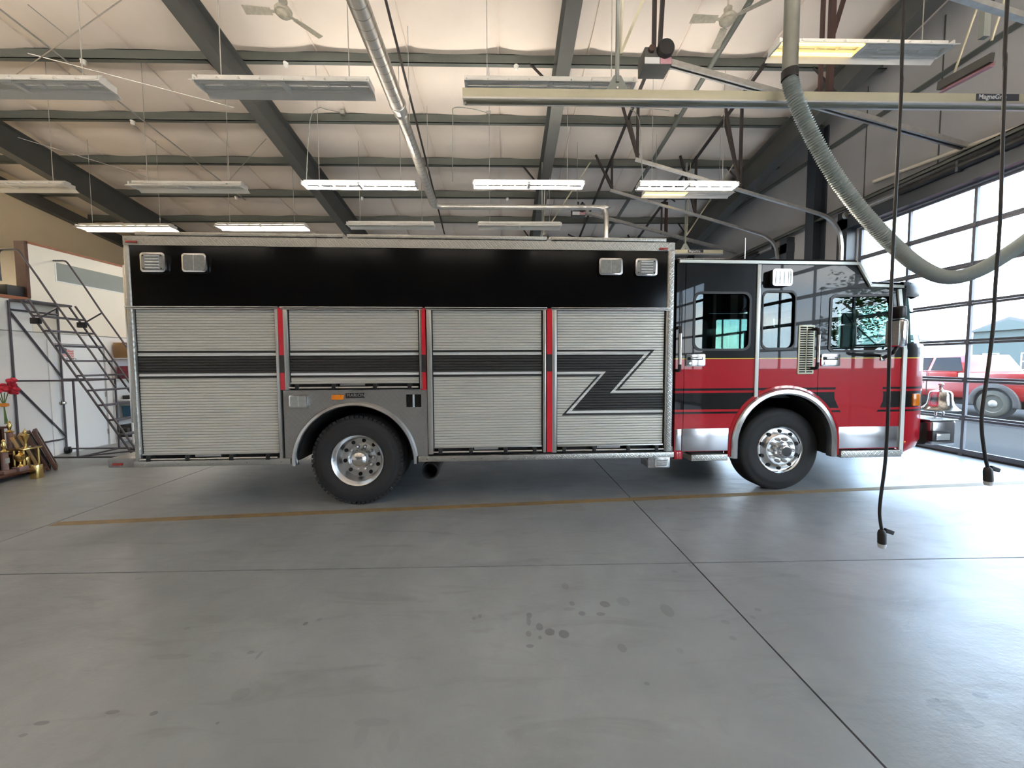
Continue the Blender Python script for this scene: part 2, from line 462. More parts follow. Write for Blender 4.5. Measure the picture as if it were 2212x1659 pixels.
# ------------------------------------------------------------------ floor
def floor_mat():
    n = N('concrete'); P = n.wco(); x, y, z = n.sep(P)
    big = n.noise(0.55, 5, 0.6, P, 0.6); mid = n.noise(2.6, 6, 0.62, P, 0.4)
    st = n.noise(1.0, 5, 0.6, n.scaled((1.2, 5.0, 1), P), 1.0)
    col = n.mixc(n.ramp(big, [(0.32, 0.0), (0.68, 1.0)]), (0.208, 0.222, 0.226), (0.318, 0.335, 0.340))
    col = n.mixc(n.ramp(mid, [(0.35, 0.0), (0.75, 0.55)]), col, (0.20, 0.212, 0.214))
    col = n.mixc(n.ramp(st, [(0.54, 0.0), (0.74, 0.6)]), col, (0.155, 0.163, 0.162))
    # stains: drops and scuffs with a shape of their own
    w1 = n.noise(9.0, 3, 0.6, P); w2 = n.noise(9.0, 3, 0.6, n.scaled((1, 1, 1), n.co('Object')))
    wob = n.math('MULTIPLY', n.math('SUBTRACT', w1, 0.5), 0.9)
    tot = None
    C = lambda a, b: (1000 + a/3.352, 1150 + b/3.352)
    spots = [C(630,720)+(11,8,.75), C(730,735)+(12,9,.75), C(555,685)+(8,8,.6), C(480,600)+(6,6,.6), C(475,640)+(5,10,.5), C(475,735)+(6,6,.5), C(558,762)+(4,4,.55), C(485,823)+(9,4,.6),
        C(790,515)+(6,5,.5), C(770,555)+(14,4,.3), C(862,587)+(8,5,.6), C(1028,520)+(11,7,.65), C(998,592)+(10,4,.55), C(740,390)+(8,7,.35), C(1160,500)+(14,10,.28), C(1478,565)+(13,14,.4),
        C(1153,838)+(10,9,.4), C(80,622)+(4,4,.45), C(123,605)+(4,4,.45), C(1332,1095)+(6,4,.45), C(1530,283)+(6,3,.35), C(1650,240)+(5,3,.35), C(2135,560)+(7,4,.4), C(2100,615)+(5,4,.4), C(1900,650)+(9,5,.3), C(1955,765)+(7,5,.35), C(1570,855)+(8,7,.2),
        (660,1347,5,4,.8), (690,1338,6,4,.3), (90,1562,16,5,.6), (50,1588,8,4,.5), (243,1538,15,5,.55), (332,1541,8,5,.65), (300,1350-100,8,3,.3), (404,1357,7,3,.35), (542,1409,8,4,.4), (560,1415,4,9,.4), (370,1418,45,6,.22), (805,1560,38,10,.16), (780,1590,14,26,.13), (850,1600,12,24,.13), (470,1562,4,3,.55), (520,1500,18,14,.22),
        (2040,1525,36,16,.38), (2070,1548,34,16,.38), (2100,1562,26,10,.34), (2117,1502,16,7,.5), (2025,1511,3,3,.9)]
    for (px, py, rx, ry, s) in spots:
        g = G(px, py); gx = G(px + rx, py); gy = G(px, py - ry)
        ex = abs(gx.x - g.x); ey = abs(gy.y - g.y)
        dx = n.math('MULTIPLY', n.math('SUBTRACT', x, g.x), 1/ex); dy = n.math('MULTIPLY', n.math('SUBTRACT', y, g.y), 1/ey)
        d = n.math('ADD', n.math('ADD', n.math('MULTIPLY', dx, dx), n.math('MULTIPLY', dy, dy)), wob)
        f = n.math('MULTIPLY', n.math('SUBTRACT', 1.15, d), 3.0)
        mm = n.new('ShaderNodeMath', operation='MULTIPLY', use_clamp=True); n.l.new(f, mm.inputs[0]); mm.inputs[1].default_value = 1.0
        f = n.math('MULTIPLY', mm.outputs[0], s*0.8)
        tot = f if tot is None else n.math('MAXIMUM', tot, f)
    col = n.mixc(tot, col, (0.085, 0.085, 0.088))
    rg = n.math('MULTIPLY_ADD', mid, 0.10, 0.285)
    rg = n.math('MULTIPLY_ADD', st, 0.06, rg)
    n.set(Base_Color=col, Roughness=rg, Specular_IOR_Level=0.55)
    h = n.math('ADD', n.math('MULTIPLY', n.noise(3.0, 5, 0.6, n.scaled((1, 2.2, 1), P)), 0.7), n.math('MULTIPLY', n.noise(40, 3, 0.6, P), 0.15))
    n.bump(h, 0.22, 0.03)
floor_mat()
mat('joint_dark', (0.03, 0.03, 0.03), 0.9)
mat('line_yellow', (0.24, 0.165, 0.07), 0.6, var=0.5, scale=7)
mat('line_tan', (0.33, 0.27, 0.17), 0.6, var=0.3, scale=9)
fl = sroot('floor')
MB().box(XL, XR + 0.2, YN, YB, -0.15, -0.014).build('joint_bed', 'joint_dark', fl)
jx = [XL, -10.9, -4.72, 1.545, XR + 0.2]; jy = [YN, -3.2, 3.05, 9.3, YB]
g = 0.006
for i in range(4):
    for j in range(4):
        MB().box(jx[i] + g, jx[i+1] - g, jy[j] + g, jy[j+1] - g, -0.05, 0.0).build('concrete_slab', 'concrete', fl)
def stripe(a, b, w, m):
    a, b = Vector((a[0], a[1], 0)), Vector((b[0], b[1], 0)); d = (b - a).normalized(); s = Vector((-d.y, d.x, 0))*w/2
    MB().prism([tuple((a - s).xy), tuple((b - s).xy), tuple((b + s).xy), tuple((a + s).xy)], XY, 0.0, 0.0016).build('painted_stripe', m, fl)
stripe((-4.69, 4.03), (7.6, 5.03), 0.105, 'line_yellow')
stripe((1.62, 1.37), (5.0, 1.44), 0.09, 'line_tan')

# ------------------------------------------------------------------ ceiling: blankets, purlins, rafters, braces
ce = sroot('ceiling')
PURL = [8.175 + 1.527*k for k in range(-12, 6)]
def blanket(x0, x1, seed):
    rnd = random.Random(seed); m = MB(); nx = 8; ny = 4
    ys = sorted(set([YN] + PURL + [YRIDGE, YB])); ys = [y for y in ys if YN <= y <= YB]
    rows = []
    for a, b in zip(ys[:-1], ys[1:]):
        amp = 0.05 + 0.05*rnd.random(); k = rnd.random()*2 - 1
        for j in range(ny):
            t = j/ny; rows.append((a + (b-a)*t, amp*sin(pi*t), k))
    rows.append((ys[-1], 0, 0))
    P = []
    for (y, sag, k) in rows:
        for i in range(nx + 1):
            u = i/nx; sx = sin(pi*u)**0.45
            dz = -sag*(0.35 + 0.65*sx) - 0.075*sx - 0.012*k*sin(2*pi*u)
            P.append((x0 + (x1-x0)*u, y, zroof(y, ZP0 + 0.31) + dz))
    fs = [(r*(nx+1)+i, r*(nx+1)+i+1, (r+1)*(nx+1)+i+1, (r+1)*(nx+1)+i) for r in range(len(rows)-1) for i in range(nx)]
    m.add(P, fs); return m.build('insulation_blanket', 'ceiling_vinyl', ce, smooth=True, ang=60)
xs = XL; k = 0
while xs < XR + 0.1:
    blanket(xs, min(xs + 1.83, XR + 0.15), k); xs += 1.83; k += 1
xs = XL + 1.83
while xs < XR:
    m = MB()
    for (a, b) in ((YRIDGE, YB), (YRIDGE, YN)):
        q = []
        for yy in (a, b):
            zz = zroof(yy, ZP0 + .31); q += [(xs - .007, yy, zz - .06), (xs + .007, yy, zz - .06), (xs + .007, yy, zz + .01), (xs - .007, yy, zz + .01)]
        m.add(q, [(0,1,2,3),(4,5,6,7),(0,1,5,4),(1,2,6,5),(2,3,7,6),(3,0,4,7)])
    m.build('seam_flap', 'ceiling_vinyl', ce); xs += 1.83
# roof deck above keeps daylight out
for (a, b) in ((YRIDGE, YB + 0.4), (YN - 0.4, YRIDGE)):
    MB().add([(XL-.3, a, zroof(a, ZP0+.40)), (XR+.5, a, zroof(a, ZP0+.40)), (XR+.5, b, zroof(b, ZP0+.40)), (XL-.3, b, zroof(b, ZP0+.40)),
              (XL-.3, a, zroof(a, ZP0+.46)), (XR+.5, a, zroof(a, ZP0+.46)), (XR+.5, b, zroof(b, ZP0+.46)), (XL-.3, b, zroof(b, ZP0+.46))],
             [(0,1,2,3),(4,5,6,7),(0,1,5,4),(1,2,6,5),(2,3,7,6),(3,0,4,7)]).build('roof_deck', 'purlin_steel', ce)
for y in PURL:
    if y < YN + 0.3 or y > YB - 0.2: continue
    z = zroof(y); m = MB()
    m.box(XL, XR, y, y + 0.012, z, z + 0.255)                        # web
    m.box(XL, XR, y - 0.085, y, z, z + 0.012)                        # bottom flange towards the front
    m.box(XL, XR, y - 0.085, y - 0.075, z, z + 0.028)                # lip
    m.box(XL, XR, y, y + 0.085, z + 0.243, z + 0.255)
    m.build('purlin', 'purlin_steel', ce)
RAFT = {-11.95: 0.26, -5.25: 0.25, 1.18: 0.26, 7.02: 0.30}
def zraf(y): return 8.70 - 0.197*y if y >= YRIDGE else 8.70 - 0.197*(2*YRIDGE - y)
def rafter(X, fw):
    m = MB()
    for (ya, yb) in ((YRIDGE, YB), (YRIDGE, YN)):
        for (w, lo, hi) in ((fw, lambda y: zraf(y), lambda y: zraf(y) + 0.022), (fw, lambda y: zroof(y) - 0.022, lambda y: zroof(y) - 0.001), (0.014, lambda y: zraf(y) + 0.02, lambda y: zroof(y) - 0.02)):
            q = []
            for yy in (ya, yb):
                q += [(X-w/2, yy, lo(yy)), (X+w/2, yy, lo(yy)), (X+w/2, yy, hi(yy)), (X-w/2, yy, hi(yy))]
            m.add(q, [(0,1,2,3),(4,5,6,7),(0,1,5,4),(1,2,6,5),(2,3,7,6),(3,0,4,7)])
    r = m.build('rafter', 'rafter_steel', ce)
    for i, y in enumerate(PURL):
        if y < 7 or y > 16 or i % 2: continue
        b = MB(); z = zroof(y)
        b.angle((X - 0.62, y - 0.05, z + 0.02), (X - 0.08, y - 0.05, zraf(y) + 0.08), 0.05, 0.008)
        b.build('flange_brace', 'dark_angle', r)
for X, fw in RAFT.items(): rafter(X, fw)
# end wall rafter on the far gable
m = MB()
for (ya, yb) in ((YRIDGE, YB),):
    m.add([(XL, ya, zroof(ya)-.35), (XL+.2, ya, zroof(ya)-.35), (XL+.2, ya, zroof(ya)), (XL, ya, zroof(ya)),
           (XL, yb, zroof(yb)-.35), (XL+.2, yb, zroof(yb)-.35), (XL+.2, yb, zroof(yb)), (XL, yb, zroof(yb))],
          [(0,1,2,3),(4,5,6,7),(0,1,5,4),(1,2,6,5),(2,3,7,6),(3,0,4,7)])
m.build('gable_beam', 'rafter_steel', ce)
# wind brace rods in the roof plane and a conduit running down the slope
def rp(px, py, base): return APL(px, py, base, SL)
for (p, q, r_, base, mt) in (((0, 20), (530, 432), 0.016, ZP0 - 0.05, 'galvanised'), ((262, 0), (20, 172), 0.009, ZP0 - 0.1, 'galvanised'), ((150, 82), (60, 10), 0.009, ZP0 - 0.1, 'galvanised'),
                             ((0, 285), (345, 390), 0.009, ZP0 - 0.1, 'galvanised'), ((490, 395), (575, 300), 0.009, ZP0 - 0.1, 'galvanised'), ((60, 115), (505, 232), 0.009, ZP0 - 0.1, 'galvanised')):
    MB().cyl(rp(*p, base), rp(*q, base), r_, 8).build('brace_rod', mt, ce, smooth=True)

# ------------------------------------------------------------------ walls
DOORS = [(-8.55, -4.30), (-2.10, 2.15), (4.35, 8.62), (10.80, 15.05)]
DH = 4.62
wr = sroot('wall_right')
def wallpart(y0, y1, z0, ztop=True):
    m = MB()
    ysub = [y0] + ([YRIDGE] if y0 < YRIDGE < y1 else []) + [y1]
    poly = [(y0, z0), (y1, z0)] + [(y, zroof(y, ZP0 + 0.33)) for y in reversed(ysub)]
    m.prism(poly, YZ, XR + 0.02, XR + 0.22)
    return m.build('insulated_panel', 'wall_insul', wr)
edges = [YN]
for a, b in DOORS: edges += [a, b]
edges.append(YB)
for i in range(0, len(edges), 2): wallpart(edges[i], edges[i+1], 0.0)
for a, b in DOORS: wallpart(a, b, DH)
for y in (9.62, 3.3, -3.2, 16.2): 
    m = MB(); zt = zroof(y) - 0.05
    m.box(XR - 0.30, XR - 0.285, y - 0.13, y + 0.13, 0, zt); m.box(XR - 0.02, XR + 0.02, y - 0.13, y + 0.13, 0, zt); m.box(XR - 0.29, XR, y - 0.01, y + 0.01, 0, zt)
    m.build('column', 'column_navy', wr)
for a, b in DOORS:
    for y in (a - 0.16, b + 0.16):
        MB().box(XR - 0.20, XR + 0.02, y - 0.13, y + 0.13, 0, 5.05).build('door_jamb', 'column_navy', wr)
    m = MB(); m.box(XR - 0.20, XR + 0.02, a - 0.3, b + 0.3, DH + 0.02, DH + 0.27); m.build('door_header', 'column_navy', wr)
MB().box(XR - 0.2, XR - 0.02, YN, YB, 5.15, 5.17).box(XR - 0.2, XR - 0.19, YN, YB, 5.10, 5.17).build('girt', 'purlin_steel', wr)
MB().box(XR - 0.16, XR - 0.02, YN, YB, 6.75, 6.77).build('girt', 'purlin_steel', wr)
for y in (5.6, 7.05, 8.5):
    MB().box(XR + 0.012, XR + 0.02, y, y + 0.02, 5.2, zroof(y)).build('blanket_seam', 'rafter_steel', wr)
wb = struct(MB().box(XL, XR + .2, YB, YB + 0.2, 0, zroof(YB) + 0.5).build('wall_back', 'wall_insul'))
wn_ = struct(MB().box(XL, XR + .2, YN - 0.2, YN, 0, zroof(YN) + 0.5).build('wall_near', 'wall_plain'))
m = MB(); m.prism([(YN, 0), (YB, 0), (YB, zroof(YB, ZP0+.33)), (YRIDGE, zroof(YRIDGE, ZP0+.33)), (YN, zroof(YN, ZP0+.33))], YZ, XL - 0.2, XL)
wl_ = struct(m.build('wall_left', 'wall_tan'))

# office block with mezzanine (partition wall, loft floor, guard wall)
XO = -8.2; ZL = 2.76
DY0, DY1, DZ = 7.20, 8.12, 2.05
m = MB(); m.prism([(YN + 0.1, 0), (YB - 0.1, 0), (YB - 0.1, ZL), (YN + 0.1, ZL)], YZ, XO - 0.12, XO, holes=[[(DY0, 0.004), (DY1, 0.004), (DY1, DZ), (DY0, DZ)]])
wp = struct(m.build('wall_office', 'wall_white'))
MB().box(XO, XO + 0.004, YN + .1, YB - .1, 2.225, 2.24).build('panel_seam', 'grey_panel', wp)
MB().box(XO, XO + 0.012, YN + .1, DY0 - .08, 0, 0.08).box(XO, XO + .012, DY1 + .08, YB - .1, 0, 0.08).build('baseboard', 'wall_white', wp)
MB().box(XL + 0.01, XO, YN + .1, YB - .1, ZL, ZL + 0.058).build('loft_floor', 'wall_plain', wp)
gy0, gy1 = AX(60, 560, XO).y, 14.0
MB().box(XO - .02, XO + .012, YN + .1, gy0 - .05, ZL + .005, ZL + 0.06).build('loft_edge', 'wood_trim', wp)
MB().box(XO, XO + .006, gy0, 14.0, 2.24, ZL + .06).build('upper_facing', 'wall_cream', wp)
gw = sroot('wall_mezzanine', (XO, gy0, ZL + 0.06))
gz1 = 3.79
MB().box(XO - 0.10, XO + 0.006, gy0, gy1, ZL + .06, gz1 - 0.04).build('guard_panel', 'wall_cream', gw)
MB().box(XO - 0.12, XO + 0.012, gy0 - .02, gy1, gz1 - 0.04, gz1).build('cap_rail', 'wood_trim', gw)
MB().box(XO - 0.16, XO + 0.012, gy0 - 0.05, gy0, ZL + .06, gz1 - .01).build('end_post', 'wood_dark', gw)
sy0 = AX(120, 580, XO).y; sz1 = AX(120, 567, XO).z; sz0 = AX(120, 606, XO).z
MB().box(XO + 0.002, XO + 0.011, sy0, gy1 - .1, sz0, sz1).build('grey_stripe', 'grey_panel', gw)
MB().box(XO + 0.002, XO + 0.014, sy0 - .02, gy1 - .08, sz0 - .02, sz0).box(XO + .002, XO + .014, sy0 - .02, sy0, sz0, sz1).build('stripe_edge', 'wall_white', gw)

# office door
d1 = sroot('door_1', (XO, (DY0 + DY1)/2, 0))
MB().box(XO - 0.06, XO - 0.012, DY0 + .01, DY1 - .01, 0.012, DZ - .01).build('door_leaf', 'door_white', d1)
m = MB()
for (a, b) in ((DY0 - .07, DY0), (DY1, DY1 + .07)): m.box(XO, XO + .018, a, b, 0, DZ + .07)
m.box(XO, XO + .018, DY0, DY1, DZ, DZ + .07); m.build('door_casing', 'wall_white', d1)
m = MB(); kz, ky = 0.95, DY0 + 0.10
m.lathe([(0.032, 0), (0.032, 0.008), (0.012, 0.012), (0.012, 0.04), (0.026, 0.05), (0.031, 0.065), (0.026, 0.08), (0.004, 0.086)], (XO - .012, ky, kz), (1, 0, 0), 20)
m.build('door_knob', 'nickel', d1, smooth=True)
for z in (0.28, 1.05, 1.80):
    MB().box(XO - .012, XO + .004, DY1 - .022, DY1 - .004, z - .05, z + .05).build('hinge', 'nickel', d1)

# overhead glazed doors
NROW = 7; RH = DH/NROW
def sectional(idx, a, b, ncol):
    d = sroot('door_%d' % idx, (XR, (a + b)/2, 0)); w = (b - a)/ncol
    x0, x1 = XR + 0.06, XR + 0.105
    pane_m = None
    for r in range(NROW):
        z0 = r*RH
        rl = 0.045 if r else 0.11
        MB().box(x0, x1, a, b, z0 + .004, z0 + rl).build('rail', 'door_frame_grey', d)
        MB().box(x0, x1, a, b, z0 + RH - .04, z0 + RH - .002).build('rail', 'door_frame_grey', d)
        for c in range(ncol + 1):
            y = a + c*w; ww = 0.022 if 0 < c < ncol else 0.06
            MB().box(x0, x1, max(a, y - ww), min(b, y + ww), z0 + rl, z0 + RH - .04).build('stile', 'door_frame_grey', d)
        for c in range(ncol):
            MB().box(x0 + .018, x0 + .024, a + c*w + .018, a + (c+1)*w - .018, z0 + rl - .005, z0 + RH - .035).build('pane', 'door_glass', d)
        for c in range(1, ncol):
            y = a + c*w
            m = MB(); m.box(x0 - .02, x0, y - .03, y + .03, z0 - .04 if r else 0.01, z0 + .04); m.build('hinge_plate', 'door_frame_grey', d)
    MB().box(x0 - .01, x1 + .01, a, b, 0.0, 0.03).build('bottom_seal', 'black_rubber', d)
for i, (a, b) in enumerate(DOORS): sectional(i + 2, a, b, 4)
# ------------------------------------------------------------------ the rescue truck
tr = thing('fire_truck', 'red and black rescue fire truck with silver roller shutter body parked indoors', 'fire truck', tuple(T0), TA)
def P(m, name, mt, parent=None, **kw): return m.build(name, mt, parent or tr, local=True, **kw)
def px_rect(x0, y0, x1, y1, yl=0.0):
    xm, ym = (x0+x1)/2, (y0+y1)/2
    return TS(x0, ym, yl)[0], TS(x1, ym, yl)[0], TS(xm, y1, yl)[1], TS(xm, y0, yl)[1]
W = 2.50                                     # truck width
zs0, zs1 = 0.515, 0.58                       # lower rub rail
xb0, xb1 = -2.41, 3.715                      # body ends
zt0, zt1 = 2.948, 3.045                      # top trim
ZR = TS(1000, 664)[1]                        # top of roller door frames
# wheel arch numbers
xa, za, ra = TS(769, 1000)[0], TS(769, 1000)[1], 0.0
ra = TS(904, 990)[0] - xa; ri = TS(894, 990)[0] - xa
# inner body: a solid dark core with the wheel well cut, divided in boxes
for b_ in ((xb0 + .05, xa - ra - .02, 0.12, W - .12, zs1, zt0), (xa + ra + .02, xb1 - .05, 0.12, W - .12, zs1, zt0),
           (xa - ra - .02, xa + ra + .02, 0.12, W - .12, 1.32, zt0), (xa - ra - .02, xa + ra + .02, 0.85, W - .85, zs1, 1.32)):
    P(MB().box(*b_), 'body_core', 'under_black')
m = MB(); m.box(xb0, xb1, W - .12, W, zs1, zt0); P(m, 'far_side_panel', 'stainless_panel')
m = MB(); m.box(xb0, xb0 + .05, 0.10, W - .12, zs1, zt0); P(m, 'rear_panel', 'stainless_panel')
m = MB(); m.box(xb1 - .05, xb1, 0.03, W - .12, zs1, zt0); P(m, 'front_panel', 'black_paint')
# roof
m = MB(); m.box(xb0, xb1, 0.0, W, zt0, zt1 - .004); P(m, 'roof_slab', 'plate_dark', bevel=.012)
xcuts = [TS(278, 510)[0], TS(742, 507)[0], TS(1186, 512)[0], TS(1447, 515)[0]]
for i in range(3):
    m = MB(); m.box(xcuts[i] + .015, xcuts[i+1] - .015, 0.05, 0.62, 3.075, 3.115)
    h = P(m, 'roof_hatch', 'plate', bevel=.006)
    m = MB(); m.box(xcuts[i] + .12, xcuts[i+1] - .12, 0.09, 0.58, 3.035, 3.075); P(m, 'hatch_box', 'under_black', h)
m = MB(); m.prism([(xcuts[1]-.03, 3.045), (xcuts[1]+.06, 3.045), (xcuts[1]-.02, 3.12)], XZ, 0.04, 0.06); P(m, 'roof_bracket', 'plate_dark')
m = MB(); m.prism([(xcuts[2]-.03, 3.045), (xcuts[2]+.06, 3.045), (xcuts[2]-.0, 3.10)], XZ, 0.04, 0.06); P(m, 'roof_bracket', 'plate_dark')
# side face: diamond plate edge band pieces, upper black panel, corner tubes
xj = TS(684, 522)[0]; xj2 = TS(1075, 528)[0]
for (a, b) in ((xb0, xj), (xj, xj2), (xj2, xb1)):
    m = MB(); m.box(a + .002, b - .002, -0.014, 0.0, zt0, zt1); P(m, 'edge_band', 'plate')
xc0, xc1 = TS(279, 560)[0], TS(1442, 560)[0]
m = MB(); m.box(xc0, xc1, -0.004, 0.12, ZR + .0, zt0); P(m, 'upper_panel', 'black_paint')
m = MB(); m.box(xb0, xc0 + .012, -0.02, 0.05, zs1, zt0 + .005); P(m, 'corner_post', 'plate', bevel=.02, seg=3)
m = MB(); m.box(xc1, xb1, -0.02, 0.05, zs1, zt0 + .02); P(m, 'corner_post', 'plate', bevel=.02, seg=3)
m = MB(); m.box(xb0 - .055, xb0 - .01, 0.02, 0.08, 1.0, 2.75); P(m, 'rear_grab_rail', 'chrome', bevel=.015)
# rub rail (two runs, cut by the arch), rear step
for (a, b) in ((xb0 + .0, xa - ra - .003), (xa + ra + .003, xb1 + .02)):
    m = MB(); m.box(a, b, -0.035, 0.06, zs0, zs1); r = P(m, 'rub_rail', 'plate', bevel=.006)
    k = int((b - a)/0.3)
    for i in range(k):
        m2 = MB(); m2.lathe([(0.007, 0), (0.006, .004), (.001, .005)], (a + .1 + i*(b-a-.2)/max(1,k-1), -0.035, zs0 + .032), (0, -1, 0), 10)
        P(m2, 'bolt', 'nickel', r, smooth=True)
x0, x1, z0, z1 = px_rect(228, 995, 280, 1010)
m = MB(); m.box(x0, xb0 - .02, 0.02, W - .02, z0 - .01, z1 + .02); r = P(m, 'rear_step', 'plate_dark', bevel=.015)
x0, x1, z0, z1 = px_rect(241, 1001, 262, 1006)
m = MB(); m.box(x0, x1, 0.005, 0.02, z0, z1); P(m, 'marker_lens', 'red_lens', r)
# red door divider strips
for (pt, pb, yb_) in (((602.5, 611.5, 668), (611, 620, 842), 0), ((908.5, 918, 668), (914, 922, 842), 0), ((1182, 1191.5, 668), (1179, 1188, 976), 0)):
    xa0 = TS(pt[0], 700)[0]; xa1 = TS(pt[1], 700)[0]
    zb = TS((pb[0] + pb[1])/2, pb[2])[1]
    m = MB(); m.box(xa0 - .004, xa1 + .004, -0.012, 0.12, zb, ZR - .012)
    d = P(m, 'divider_strip', 'red_bright')
    m = MB(); m.box(xa0 - .004, xa1 + .004, -0.0135, -0.012, TS(1050, 803)[1], TS(1050, 766)[1]); P(m, 'dark_band', 'decal_dark', d)
# ---- roller shutter doors
zl = lambda py: TS(1050, py)[1]
BANDS = [(756.0, 760.9), (766.4, 803.0), (808.6, 813.6)]
WHITES = [(760.9, 766.4), (803.0, 808.6)]
PITCH_S = TS(640, 700)[1] - TS(640, 706.02)[1]
def slat_y(z, zref):                            # convex slat profile, groove at each pitch
    t = ((z - zref)/PITCH_S) % 1.0
    return 0.018 + (0.011*(abs(t - .5)*2)**9)
def slats(x0, x1, z0, z1):
    n = int(round((z1 - z0)/PITCH_S)); zr = z1 - n*PITCH_S
    lv = []
    for i in range(-1, n):
        for t in (0.0, 0.05, 0.11, 0.22, 0.5, 0.78, 0.89, 0.95):
            z = zr + (i + t)*PITCH_S
            if z0 <= z <= z1: lv.append(z)
    lv = sorted(set([z0] + lv + [z1]))
    return lv, zr
def scan(poly, z):
    xs = []
    for (a, b) in zip(poly, poly[1:] + poly[:1]):
        if (a[1] <= z) != (b[1] <= z):
            xs.append(a[0] + (b[0]-a[0])*(z - a[1])/(b[1]-a[1]))
    return sorted(xs)
def decal(poly, lv, zr, off=0.0022):
    m = MB(); zv = sorted(set([z for z in lv] + [p[1] for p in poly])); zv = [z for z in zv if min(p[1] for p in poly) <= z <= max(p[1] for p in poly)]
    for a, b in zip(zv[:-1], zv[1:]):
        if b - a < 1e-6: continue
        e = (b - a)*1e-4
        xa_, xb_ = scan(poly, a + e), scan(poly, b - e)
        for i in range(0, min(len(xa_), len(xb_)), 2):
            ya, yb = slat_y(a, zr) - off, slat_y(b, zr) - off
            m.add([(xa_[i], ya, a), (xa_[i+1], ya, a), (xb_[i+1], yb, b), (xb_[i], yb, b)], [(0,1,2,3)])
    return m
def shutter(pl, pr, ybot, zig=False):
    x0, x1 = TS(pl, 800)[0], TS(pr, 800)[0]
    zb = TS((pl+pr)/2, ybot)[1]; zt = ZR
    d = MB(); fw = 0.055
    d.box(x0 + .01, x1 - .01, 0.075, 0.11, zb - .07, zt - .03)
    door = P(d, 'roller_door', 'under_black')
    for (a, b) in ((x0, x0 + fw), (x1 - fw*.62, x1)):
        P(MB().box(a, b, -0.012, 0.06, zb - .07, zt - .028), 'side_track', 'aluminium', door, bevel=.004)
        P(MB().box(a + .018, a + .023, -0.016, -0.011, zb - .07, zt - .028), 'track_ridge', 'satin_steel', door)
    m = MB(); m.box(x0 - .012, x1 + .012, -0.03, 0.02, zt - .012, zt); P(m, 'drip_rail', 'aluminium', door, bevel=.003)
    m = MB(); m.box(x0 - .008, x1 + .008, -0.02, 0.02, zt - .030, zt - .020); P(m, 'drip_rail', 'aluminium', door)
    for (a, b) in ((x0 + fw - .004, x0 + fw + .012), (x1 - fw*.62 - .016, x1 - fw*.62 + .004)):
        P(MB().box(a, b, 0.018, 0.074, zb - .07, zt - .03), 'side_seal', 'black_rubber', door)
    cx0, cx1 = x0 + fw + .01, x1 - fw*.62 - .014
    lv, zr = slats(cx0, cx1, zb, zt - .03)
    m = MB()
    V = []
    for z in lv: V += [(cx0, slat_y(z, zr), z), (cx1, slat_y(z, zr), z)]
    m.add(V, [(2*i, 2*i+1, 2*i+3, 2*i+2) for i in range(len(lv) - 1)])
    c = P(m, 'slat_curtain', 'slat_silver', door); c['kind'] = 'stuff'
    if not zig:
        for (a, b) in BANDS: P(decal([(cx0, zl(b)), (cx1, zl(b)), (cx1, zl(a)), (cx0, zl(a))], lv, zr), 'dark_stripe', 'decal_dark', door)
        for (a, b) in WHITES: P(decal([(cx0, zl(b)), (cx1, zl(b)), (cx1, zl(a)), (cx0, zl(a))], lv, zr), 'pale_stripe', 'decal_white', door)
    else:
        C = lambda a, b: TS(860 + a/2.861, 480 + b/2.861)
        L, R_ = 900, 1700
        polys = {'dark_stripe': [[(L,817),(1525,817),(1312,1057),(R_,1057),(R_,1163),(1075,1163),(1288,922),(L,922)],
                                 [(L,788),(1590,788),(1372,1030),(R_,1030),(R_,1042),(1344,1042),(1562,800),(L,800)],
                                 [(L,940),(1255,940),(1037,1181),(R_,1181),(R_,1193),(1012,1193),(1230,952),(L,952)]],
                 'pale_stripe': [[(L,800),(1562,800),(1344,1042),(R_,1042),(R_,1057),(1312,1057),(1525,817),(L,817)],
                                 [(L,922),(1288,922),(1075,1163),(R_,1163),(R_,1181),(1037,1181),(1255,940),(L,940)]]}
        for nm, ps in polys.items():
            for p in ps:
                q = [C(*a) for a in p]
                # straighten horizontals to the slats and clip to the curtain
                zz = {}
                q = [(min(max(a[0], cx0), cx1), C(1300, p[i][1])[1]) for i, a in enumerate(q)]
                P(decal(q, lv, zr), nm, 'decal_dark' if nm[0] == 'd' else 'decal_white', door)
    # bottom bar and lift bar
    m = MB(); m.box(cx0, cx1, -0.004, 0.03, zb - .004, zb + .012); P(m, 'bottom_bar', 'aluminium', door, bevel=.003)
    m = MB(); m.cyl((x0 + .06, -0.022, zb - .046), (x1 - .05, -0.022, zb - .046), 0.010, 10); P(m, 'lift_bar', 'satin_steel', door, smooth=True)
    for t in (0.06, 0.34, 0.66, 0.93):
        xx = cx0 + (cx1 - cx0)*t
        m = MB(); m.box(xx - .022, xx + .022, -0.036, 0.04, zb - .068, zb - .004); P(m, 'bar_bracket', 'black_plastic', door, bevel=.003)
    xx = cx0 + (cx1 - cx0)*0.48; m = MB(); m.box(xx - .14, xx + .14, -0.006, 0.02, zb - .026, zb - .004); P(m, 'latch_plate', 'stainless_panel', door)
    m = MB(); m.box(x0, x1, 0.04, 0.08, zb - .08, zb - .004); P(m, 'sill_recess', 'under_black', door)
shutter(283.5, 605, 981)
shutter(613.5, 913.5, 828)
shutter(923, 1179, 966)
shutter(1192, 1443, 962.5, True)
